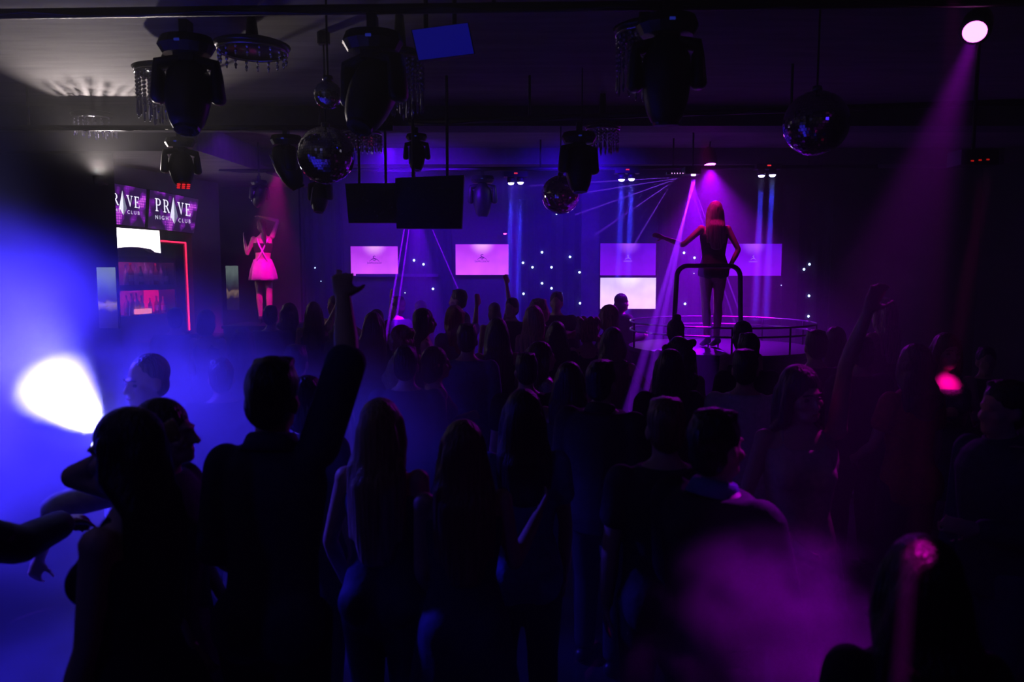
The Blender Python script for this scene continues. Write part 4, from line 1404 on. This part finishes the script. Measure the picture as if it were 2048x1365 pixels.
# colours
BLK = cloth('black', (.018, .018, .02)); NAVY = cloth('navy', (.03, .04, .10)); CHAR = cloth('charcoal', (.05, .05, .055))
GREYC = cloth('grey', (.16, .16, .17)); WHT = cloth('white', (.72, .70, .68)); CREAM = cloth('cream', (.55, .48, .40)); BLUEC = cloth('blue', (.12, .2, .45))
ORG = cloth('orange', (.55, .16, .05)); PINKC = cloth('pink', (.65, .22, .36)); DENIM = cloth('denim', (.06, .09, .18)); WINE = cloth('wine', (.16, .03, .05))
SEQ = mat('cloth_sequin', (.35, .3, .36), .25, .7, scale=120, vary=.6, bump=.6)
VINYL = mat('cloth_pink_vinyl', (.85, .3, .7), .22, scale=25, vary=.1, bump=.35)
HB = hairmat('black', (.012, .010, .010)); HD = hairmat('dark_brown', (.03, .018, .012)); HBR = hairmat('brown', (.10, .055, .03)); HR = hairmat('auburn', (.28, .07, .03))
HBL = hairmat('blonde', (.50, .36, .18)); HAB = hairmat('ash_blonde', (.36, .28, .18)); HLB = hairmat('light_brown', (.2, .12, .06))
TR = ('trousers', BLK); TRD = ('trousers', DENIM); SK = ('skirt', BLK)
HV = .0085     # voxel size of the near figures
up_r = ((.25, .1, .95), (-.1, .15, 1), .3, (0, 1, 0)); up_l = ((-.25, .1, .95), (.1, .15, 1), .3, (0, 1, 0))
on_hip_r = ((.55, -.1, -.8), (-.45, .35, -.8), .6); on_hip_l = ((-.55, -.1, -.8), (.45, .35, -.8), .6)
bent_r = ((.15, .0, -1), (-.15, .9, .15), .7); bent_l = ((-.15, .0, -1), (.15, .9, .15), .7)

# --- the two dancers
person(1430, 399, 8.95, 'podium dancer with long hair and raised left hand, seen from behind', 4, 'f', PZ, ('bodysuit', BLK), ('none', None), ('long', HAB, .34),
       L=((-.66, .15, -.62), (-.88, .12, .32), .25, (0, 1, -.3)), Rr=((.45, -.1, -.85), (-.42, .1, -.9), .8), vox=.0095, wide=1.06, heel=.05, feet=((-.055, .02), (.055, -.02)), head=(6, 0, 0))
DP = person(521, 436, 11.5, 'dancer in a shiny pink skirt with one arm arched over the head', 12, 'f', DZ, ('crop', BLK), ('flared', VINYL), ('tail', HB),
       L=((-.38, .1, -.88), (-.18, .2, .95), .4), Rr=((.32, .1, .92), (-.9, .1, .22), .5, (0, 0, -1)), vox=.0105, heel=.05, feet=((-.07, .05), (.09, -.04)), head=(10, -5, -8), lean=(.03, 0))
# crossed straps of the pink skirt
rt_, jt_, S_, hp_, sp_ = DP
for sx in (-1, 1):
    s = Sh()
    s.loft([(sp_(z_) + Vector((x_ * sx, y_, 0))) * S_ for x_, y_, z_ in ((.09, -.125, 1.03), (.03, -.118, 1.14), (-.04, -.128, 1.28), (-.085, -.095, 1.39), (-.09, -.01, 1.435), (-.08, .09, 1.36))], .014 * S_, .006 * S_, uh=(1, 0, 0), seg=8)
    obj('strap', s, VINYL, rt_, True)

# --- foreground, left to right
person(-262, 800, 1.95, 'dark-shirted person at the left edge, arm stretched into view', -8, 'm', 0, ('shirt', BLK), TR, ('short', HB),
       Rr=((.03, .9, -.45), (-.22, .95, -.08), 1.5, (0, 0, -1)), vox=HV, tone='tan')
FL = person(240, 801, 2.0, 'long-haired person in black facing left with elbow raised, nearest on the left', 84, 'f', 0, ('dress', BLK), ('none', None), ('long', HD, .40),
       L=((-.04, .14, -1), (-.02, .36, -1), .7), Rr=((-.15, .93, .3), (.1, -.85, .38), 1.0), vox=HV, extra=None, head=(0, -4, 0))
FB = person(326, 785, 2.5, 'person with hair in a bun and hoop earring, facing right', -88, 'f', 0, ('blouse', CHAR), ('skirt', BLK), ('bun', HD),
       L=((-.12, .05, -1), (-.05, .4, -.9), .8), Rr=((.1, .05, -1), (.05, .5, -.85), .8), vox=HV, head=(0, 2, 0))
person(288, 703, 3.45, 'short-haired person standing in the bright smoke, face lit blue', 146, 'm', 0, ('tshirt', GREYC), TR, ('crop', HBR), vox=HV, eyes=True, head=(0, -4, 0))
person(288, 800, 2.95, 'person in a white lace top mostly hidden at the left, hand hanging', 88, 'f', 0, ('blouse', WHT), ('trousers', DENIM), ('long', HBL, .3),
       L=((-.6, .66, -.1), (.1, .4, -.92), .9, (1, 0, 0)), vox=HV)
person(550, 703, 2.38, 'broad person in dark shirt raising the right arm high, seen from behind', -3, 'm', 0, ('rolled', NAVY), TR, ('short', HD),
       L=((-.16, .05, -1), (.15, .65, -.55), .8), Rr=((.30, .1, .95), (-.2, .62, .6), .5, (0, .3, -1)), vox=HV, wide=.84, lean=(.02, 0), head=(-4, 0, 4))
person(617, 742, 3.3, 'dark-haired head just right of the person raising an arm', -20, 'f', 0, ('tshirt', BLK), TR, ('bob', HB), vox=.011)
person(762, 785, 2.75, 'person with long straight blonde hair, back to us', -10, 'f', 0, ('tank', NAVY), TRD, ('long', HAB, .42), vox=HV,
       L=((-.28, .0, -1), (.1, .5, -1), .6))
person(925, 828, 2.6, 'long-haired person in strappy dress with right arm bent', 8, 'f', 0, ('dress', NAVY), ('none', None), ('long', HLB, .40),
       Rr=((.2, .1, -1), (.5, .6, .6), .6), L=((-.05, .06, -1), (.2, .7, -.7), .6), vox=HV)
person(1046, 768, 3.0, 'dark-haired person in pale blue shirt behind the strappy dress', 5, 'f', 0, ('tshirt', BLUEC), TR, ('long', HD, .26), vox=HV)
person(1204, 713, 3.75, 'short dark-haired person in black standing right of centre', -30, 'm', 0, ('jacket', BLK), TR, ('short', HB), vox=.012, wide=1.08)
person(1332, 786, 2.75, 'person with light brown cropped hair before the dark jackets', 0, 'm', 0, ('tshirt', CHAR), TR, ('short', HLB), vox=HV)
person(1436, 806, 2.3, 'person in dark suit with pale collar, facing right', -55, 'm', 0, ('jacket', BLK), TR, ('short', HB),
       Rr=((.25, .1, -1), (.05, .3, -1), .8), L=((-.2, .2, -1), (.1, .6, -.7), .8), vox=HV, wide=1.02, extra={'collar': BLUEC})
FD = person(1604, 722, 3.1, 'dark-haired person in long pale dress raising the left arm', 176, 'f', 0, ('gown', CREAM), ('none', None), ('long', HB, .3),
       L=((-.06, .1, .98), (-.22, .25, .9), .4, (0, 1, 0)), Rr=((.3, .05, -.95), (-.62, .45, -.5), .5), vox=HV, eyes=True, head=(18, -6, 6))
person(1897, 660, 4.8, 'person facing us in glittering V-neck jacket, chest lit pink', 170, 'f', 0, ('tank', SEQ), ('skirt', SEQ), ('wavy', HBR, .3),
       Rr=((.2, .1, -1), (-.35, .8, .35), .8), L=((-.2, .1, -1), (.35, .85, .3), .8), vox=.0095, eyes=True, head=(8, -3, 0))
person(1829, 680, 4.2, 'curly-haired person in an orange top, back to us on the right', 14, 'f', 0, ('tshirt', ORG), TR, ('wavy', HBR, .2), vox=.012, L=((-.3, .1, -1), (.2, .7, -.4), .6))
person(1846, 1050, 1.5, 'nearest dark-haired person at the lower right with pink light on the crown', -6, 'f', 0, ('tshirt', BLK), TR, ('long', HB, .2), vox=HV, head=(0, 0, 0))
person(2010, 752, 3.0, 'dim person in dark blue at the right edge', 100, 'm', 0, ('shirt', NAVY), TRD, ('short', HB), vox=.011, L=bent_l)

# --- middle of the crowd
MID = [
    (747, 619, 6.5, 'dark long-haired person left of the auburn-haired one', 0, 'f', ('tshirt', BLK), TR, ('long', HB, .36), {}),
    (799, 645, 6.2, 'person with auburn curly hair facing left', 80, 'f', ('blouse', WHT), TR, ('curly', HR, .2), {}),
    (812, 685, 4.4, 'dark-haired person directly before the auburn-haired one', -5, 'm', ('shirt', NAVY), TR, ('short', HB), {}),
    (849, 612, 7.0, 'dark long-haired person in profile right of the auburn-haired one', -80, 'f', ('tank', BLK), TR, ('long', HD, .3), {}),
    (872, 687, 4.95, 'dark-haired person turned right below the profile', -70, 'f', ('tank', BLK), SK, ('bob', HB), {'L': bent_l}),
    (916, 576, 9.2, 'tall short-haired person below the right laser edge', 75, 'm', ('jacket', BLK), TR, ('short', HD), {}),
    (907, 606, 7.5, 'reddish-haired person raising a hand with two fingers', 40, 'f', ('blouse', BLUEC), TR, ('wavy', HR, .25), {'Rr': ((.5, .35, .1), (.18, .1, 1), .15, (0, 1, 0))}),
    (935, 642, 5.5, 'short-haired person in pale blue shirt at the centre', -8, 'm', ('shirt', BLUEC), TRD, ('short', HB), {}),
    (994, 630, 6.0, 'person with rim-lit dark hair left of the blonde', 10, 'f', ('tank', BLK), TR, ('long', HD, .3), {}),
    (988, 602, 9.6, 'far person with one arm up before the star curtain', 20, 'f', ('tank', CHAR), TR, ('bob', HD), {'Rr': up_r}),
    (1023, 593, 9.0, 'far dark person standing before the middle star curtain', 150, 'm', ('tshirt', BLK), TR, ('short', HD), {}),
    (1069, 606, 7.2, 'blonde person with straight hair lit violet, hugging someone', -30, 'f', ('tank', BLK), TR, ('long', HBL, .34), {'Rr': ((.35, .8, .1), (.3, .75, .2), .5)}),
    (1080, 594, 7.9, 'person with short fair hair being hugged by the blonde', -70, 'm', ('tshirt', BLK), TR, ('short', HAB), {'Rr': ((.2, .9, -.1), (.1, .8, .3), .6)}),
    (1113, 581, 9.2, 'tall dark person in black before the star curtain', 170, 'm', ('jacket', BLK), TR, ('short', HB), {}),
    (1113, 638, 6.6, 'dark-haired person with a hand on the shoulder, right of the hug', 5, 'f', ('shirt', BLK), TR, ('long', HD, .2), {}),
    (1084, 677, 5.2, 'person with glittering hair facing right, face rim-lit violet', -72, 'f', ('blouse', SEQ), TR, ('wavy', HBR, .18), {}),
    (1052, 700, 4.6, 'dark-haired person left of the glittering hair', 8, 'm', ('tshirt', BLK), TR, ('short', HB), {}),
    (1139, 716, 4.2, 'smooth-haired person below the curly blonde', -10, 'f', ('tank', BLK), TR, ('long', HD, .2), {}),
    (1176, 633, 7.0, 'person with fluffy curly blonde hair', 0, 'f', ('tank', BLK), SK, ('afro', HBL), {}),
    (1216, 605, 7.5, 'long-haired blonde in front of the white television', 60, 'f', ('tank', CHAR), TR, ('long', HBL, .26), {}),
    (1244, 584, 10.3, 'dark silhouette before the white television', -60, 'f', ('jacket', BLK), TR, ('bob', HB), {'L': bent_l, 'Rr': bent_r}),
    (1225, 649, 5.6, 'long-haired person with pink-lit arm akimbo', 5, 'f', ('tank', BLK), SK, ('wavy', HBR, .34), {'Rr': ((.62, -.15, -.75), (-.5, .5, -.6), .6)}),
    (1351, 633, 6.6, 'person with upswept dark hair below the podium rail', 0, 'f', ('tank', BLK), SK, ('topbun', HD), {}),
    (1357, 667, 5.1, 'person with big dark curls below the podium rail', 0, 'f', ('tank', BLK), TR, ('curly', HD, .24), {}),
    (1340, 691, 4.4, 'black-haired person in black jacket before the dark curls', 0, 'f', ('jacket', BLK), TR, ('long', HB, .28), {}),
    (1484, 637, 6.3, 'dark-haired person furthest of three before the podium', 10, 'f', ('tank', BLK), TR, ('bob', HB), {}),
    (1497, 661, 5.2, 'dark-haired person second of three before the podium', 0, 'm', ('tshirt', BLK), TR, ('short', HB), {}),
    (1492, 692, 4.3, 'dark-haired person in white shirt, nearest of three before the podium', -20, 'm', ('tshirt', WHT), TR, ('short', HB), {'Rr': bent_r}),
    (1632, 655, 5.3, 'short-haired person at the right rim of the podium', 0, 'm', ('tshirt', BLK), TR, ('short', HD), {}),
    (1671, 648, 5.8, 'rim-lit person between the short-haired one and the raised arm', -10, 'f', ('tank', BLK), TR, ('long', HD, .3), {}),
    (1722, 668, 5.0, 'dim person in black behind the raised arm on the right', 10, 'm', ('jacket', BLK), TR, ('short', HB), {}),
    (1768, 590, 6.6, 'tall pale-haired person below the wisp of smoke', 30, 'f', ('tank', WINE), TR, ('long', HAB, .3), {}),
    (1974, 690, 5.6, 'dim dark-haired person at the far right behind the glittering jacket', 160, 'm', ('tshirt', BLK), TR, ('short', HB), {}),
    # left, inside the smoke
    (350, 612, 7.6, 'smoky silhouette nearest the red light strip', 20, 'm', ('tshirt', BLK), TR, ('short', HB), {}),
    (414, 615, 7.4, 'smoky silhouette under the grey pilaster', -10, 'f', ('tank', BLK), TR, ('bob', HB), {}),
    (486, 650, 6.2, 'smoky silhouette below the small backlit picture', 0, 'f', ('tank', BLK), TR, ('long', HB, .3), {}),
    (441, 711, 4.3, 'faint figure in the blue smoke left of the raised arm person', 20, 'm', ('tshirt', CHAR), TR, ('short', HD), {}),
    (592, 684, 4.7, 'dim round head in the smoke behind the raised arm person', 0, 'm', ('tshirt', CHAR), TR, ('short', HD), {}),
    (541, 608, 8.2, 'dark figure in front of the pink dancer leg', 0, 'm', ('tshirt', BLK), TR, ('short', HB), {}),
    (580, 602, 8.6, 'long-haired figure right of the pink dancer leg', -20, 'f', ('tank', BLK), TR, ('wavy', HD, .3), {}),
    (627, 600, 8.4, 'person waving one hand under the first star curtain', 10, 'f', ('tank', CHAR), TR, ('long', HBR, .3), {'Rr': ((.4, .1, .9), (.05, .1, 1), .3, (0, -1, 0))}),
    (668, 588, 9.5, 'person with pink-lit face behind the waving hand', 150, 'f', ('tank', BLK), TR, ('bob', HBR), {}),
    (695, 622, 7.4, 'dark head left of the dark long hair', 0, 'm', ('tshirt', BLK), TR, ('short', HB), {}),
    (794, 590, 9.3, 'faint far person left of the star curtain lamps', 60, 'm', ('tshirt', BLK), TR, ('short', HD), {}),
    (840, 598, 10.0, 'faint far person holding up one hand under the laser cone', 40, 'f', ('tank', BLK), TR, ('bob', HD), {'L': ((-.5, .3, .2), (.1, .1, 1), .3)}),
    (752, 615, 8.3, 'far person with open hand lifted under the first television', 30, 'f', ('tank', BLK), TR, ('bob', HBR), {'L': ((-.3, .3, .3), (-.1, .1, 1), .2, (0, -1, 0))}),
]
for (px, py, d, lb, hd, sx, tp_, bt, hr_, kw) in MID:
    person(px, py, d, lb, hd, sx, 0.0, tp_, bt, hr_, vox=.0125 if d < 5 else (.0145 if d < 7.3 else .0175), group='dancers in the crowd', **kw)
finish_remesh()

# --- jewellery (parts of their wearers) and a handbag
GOLD = mat('gold_metal', (.6, .45, .2), .25, 1.0)
def ring_on(root, c, n_, r, th, name, m):
    n_ = Vector(n_).normalized(); u_ = n_.orthogonal().normalized(); w_ = n_.cross(u_)
    s = Sh(); s.loft([c + u_ * r * math.cos(2 * math.pi * k / 24) + w_ * r * math.sin(2 * math.pi * k / 24) for k in range(25)], th, uh=n_, seg=8, rnd=False)
    return obj(name, s, m, root, True)
rt_, jt_, S_, hp_, sp_ = FB
for sx in (-1, 1): ring_on(rt_, hp_(sx * .084, -.004, .022), (1, 0, 0), .032, .0022, 'hoop_earring', GOLD)
rt_, jt_, S_, hp_, sp_ = FL
for sd in (-1,):
    w_ = jt_[sd][2]; e_ = jt_[sd][1]
    ring_on(rt_, w_.lerp(e_, .12) * S_, w_ - e_, .031, .007, 'bracelet', BLK)
rt_, jt_, S_, hp_, sp_ = FD
w_ = jt_[1][2]; e_ = jt_[1][1]
ring_on(rt_, w_.lerp(e_, .1) * S_, w_ - e_, .029, .006, 'bracelet', CHROME)
rt_, jt_, S_, hp_, sp_ = FB
bpy.context.view_layer.update()
hw = rt_.matrix_world @ (jt_[1][2] * S_)
t = empty('handbag', (hw.x - .02, hw.y - .02, hw.z - .27), R(8))
s = Sh(); s.loft([(0, 0, 0), (0, 0, .05), (0, 0, .13), (0, 0, .16)], [.1, .11, .105, .09], [.035, .04, .035, .02], seg=20, rnd=False); obj('pouch', s, mat('bag_leather', (.02, .018, .02), .35, bump=.2), t, True)
s = Sh(); s.loft([(-.085, 0, .15), (-.06, 0, .23), (-.01, 0, .275), (.04, 0, .26), (.085, 0, .15)], .006, uh=(0, 1, 0), seg=8); obj('strap', s, mat('bag_leather', (.02, .018, .02), .35), t, True)
s = Sh(); s.box((0, -.038, .12), (.03, .008, .02)); obj('clasp', s, GOLD, t)
tag(t, 'small black handbag hanging from the wrist of the bun-haired person', 'bag')

# ------------------------------------------------------------------ haze and smoke
def volume_mat(name, color, density, noise=None):
    m = bpy.data.materials.new(name); m.use_nodes = True
    nt = m.node_tree
    for n in list(nt.nodes):
        if n.type == 'BSDF_PRINCIPLED': nt.nodes.remove(n)
    out = nt.nodes['Material Output']
    v = nt.nodes.new('ShaderNodeVolumeScatter')
    v.inputs['Color'].default_value = (*color, 1)
    v.inputs['Density'].default_value = density
    v.inputs['Anisotropy'].default_value = 0.0
    nt.links.new(v.outputs[0], out.inputs['Volume'])
    if noise is None:
        m.cycles.homogeneous_volume = True
    else:
        scale, lo, hi, soft, seed = noise
        tc = nt.nodes.new('ShaderNodeTexCoord')
        mp = nt.nodes.new('ShaderNodeMapping'); mp.inputs['Location'].default_value = (seed, seed * .7, 0)
        nz = nt.nodes.new('ShaderNodeTexNoise'); nz.inputs['Scale'].default_value = scale; nz.inputs['Detail'].default_value = 2.5
        nt.links.new(tc.outputs['Object'], mp.inputs[0]); nt.links.new(mp.outputs[0], nz.inputs['Vector'])
        mr = nt.nodes.new('ShaderNodeMapRange'); mr.inputs[1].default_value = lo; mr.inputs[2].default_value = hi
        nt.links.new(nz.outputs['Fac'], mr.inputs[0])
        # thins out towards the edge of the cloud
        ln = nt.nodes.new('ShaderNodeVectorMath'); ln.operation = 'LENGTH'
        mp2 = nt.nodes.new('ShaderNodeMapping'); mp2.inputs['Scale'].default_value = soft
        nt.links.new(tc.outputs['Object'], mp2.inputs[0]); nt.links.new(mp2.outputs[0], ln.inputs[0])
        m2 = nt.nodes.new('ShaderNodeMapRange'); m2.inputs[1].default_value = 1.0; m2.inputs[2].default_value = .25; m2.interpolation_type = 'SMOOTHSTEP'
        nt.links.new(ln.outputs['Value'], m2.inputs[0])
        mu = nt.nodes.new('ShaderNodeMath'); mu.operation = 'MULTIPLY'
        nt.links.new(mr.outputs[0], mu.inputs[0]); nt.links.new(m2.outputs[0], mu.inputs[1])
        m3 = nt.nodes.new('ShaderNodeMath'); m3.operation = 'MULTIPLY'; m3.inputs[1].default_value = density
        nt.links.new(mu.outputs[0], m3.inputs[0]); nt.links.new(m3.outputs[0], v.inputs['Density'])
    m.cycles.volume_sampling = 'MULTIPLE_IMPORTANCE'
    return m

def cloud(name, c, r, dens, noise, label):
    s = Sh(); s.ell((0, 0, 0), r, nu=20, nv=12)
    o = obj(name, s, volume_mat(name, (1, 1, 1), dens, (noise[0], noise[1], noise[2], (1 / r[0], 1 / r[1], 1 / r[2]), noise[3])))
    o.location = c
    return tag(o, label, 'smoke', None, 'stuff')
cloud('smoke_cloud', (-1.95, 3.85, 1.5), (2.15, 1.3, 1.15), 1.7, (1.5, .40, .62, 2.0), 'thick blue-lit smoke behind the people on the left')
cloud('smoke_cloud', P(1545, 1310, 1.85), (.44, .3, .36), 9.0, (5.0, .42, .66, 5.0), 'violet-lit smoke low at the right')
cloud('smoke_jet', P(150, 795, 2.85), (.24, .22, .2), 9.0, (6.0, .25, .6, 3.0), 'dense bright white puff of smoke at the left')
cloud('smoke_cloud', P(1808, 555, 6.8), (.55, .5, .4), .9, (3.0, .42, .75, 9.0), 'thin wisp of smoke above the tall pale-haired person')

# beam lamp on a stand, aimed up and to the left through the smoke, behind the nearest people
lp = P(214, 880, 3.0)
t = empty('floor_beam_light', (lp.x, lp.y, 0))
s = Sh(); s.lathe([(.12, .002), (.13, .02), (.1, .05), (.03, .06), (.022, lp.z - .12)], seg=18); obj('stand', s, BLACK, t, True)
ax = (P(60, 720, 2.75) - lp).normalized()
rt = ax.to_track_quat('Z', 'Y').to_matrix()
s = Sh(); s.lathe([(.05, -.2), (.075, -.15), (.08, -.02), (.078, 0)], (0, 0, lp.z), 18, rt); obj('head', s, BLACK, t, True)
s = Sh(); s.lathe([(.07, .001), (.06, .012), (.01, .018)], (0, 0, lp.z), 18, rt); obj('lens', s, lens_mat('floor_beam', (.5, .5, 1.0), 6), t, True)
tag(t, 'bright beam light on a stand hidden behind the people on the left', 'spotlight')
light_spot('floor_beam', lp + ax * .06, P(60, 720, 2.75), (.3, .28, 1.0), 2000, 54, .9, .05)
light_spot('added_smoke_blue', (-4.1, 4.4, 2.95), (-1.8, 3.7, .6), (.04, .025, 1.0), 4200, 52, .9, .1)  # unseen blue lamp added off to the left to brighten the smoke
light_spot('added_smoke_blue_left', (-4.1, 3.2, 2.6), (-2.1, 3.4, .6), (.04, .027, 1.0), 2400, 46, .9, .1)  # second added lamp for the smoke, also out of view
# accents
light_spot('pink_dancer_spot', (-3.1, 10.1, 3.45), P(540, 540, 11.4), (1.0, .0, .62), 700, 34, .8, .05)
light_spot('pink_podium_spot', (2.2, 8.75, 3.65), P(1420, 470, 8.95), (1.0, .0, .5), 70, 34, .8, .05)
light_spot('pink_right_spot', P(1975, 330, 3.4), P(1900, 752, 4.68), (1.0, .0, .6), 420, 4, .8, .03)
light_spot('pink_crown_spot', (.93, 1.62, 3.4), P(1842, 1068, 1.45), (1.0, .0, .75), 700, 1.6, .6, .01)
cs_, ce_ = Vector((.90, 1.55, 3.4)), P(1800, 1365, 1.33)
light_spot('pink_crown_spot', cs_, ce_, (.75, .0, .9), 700, 1.1, .9, .01)
haze_tube('pink_beam', cs_.lerp(ce_, .885), ce_ + (ce_ - cs_) * .15, .02, .026, .8, 'thin pink beam falling past the crown of the nearest person at the right')
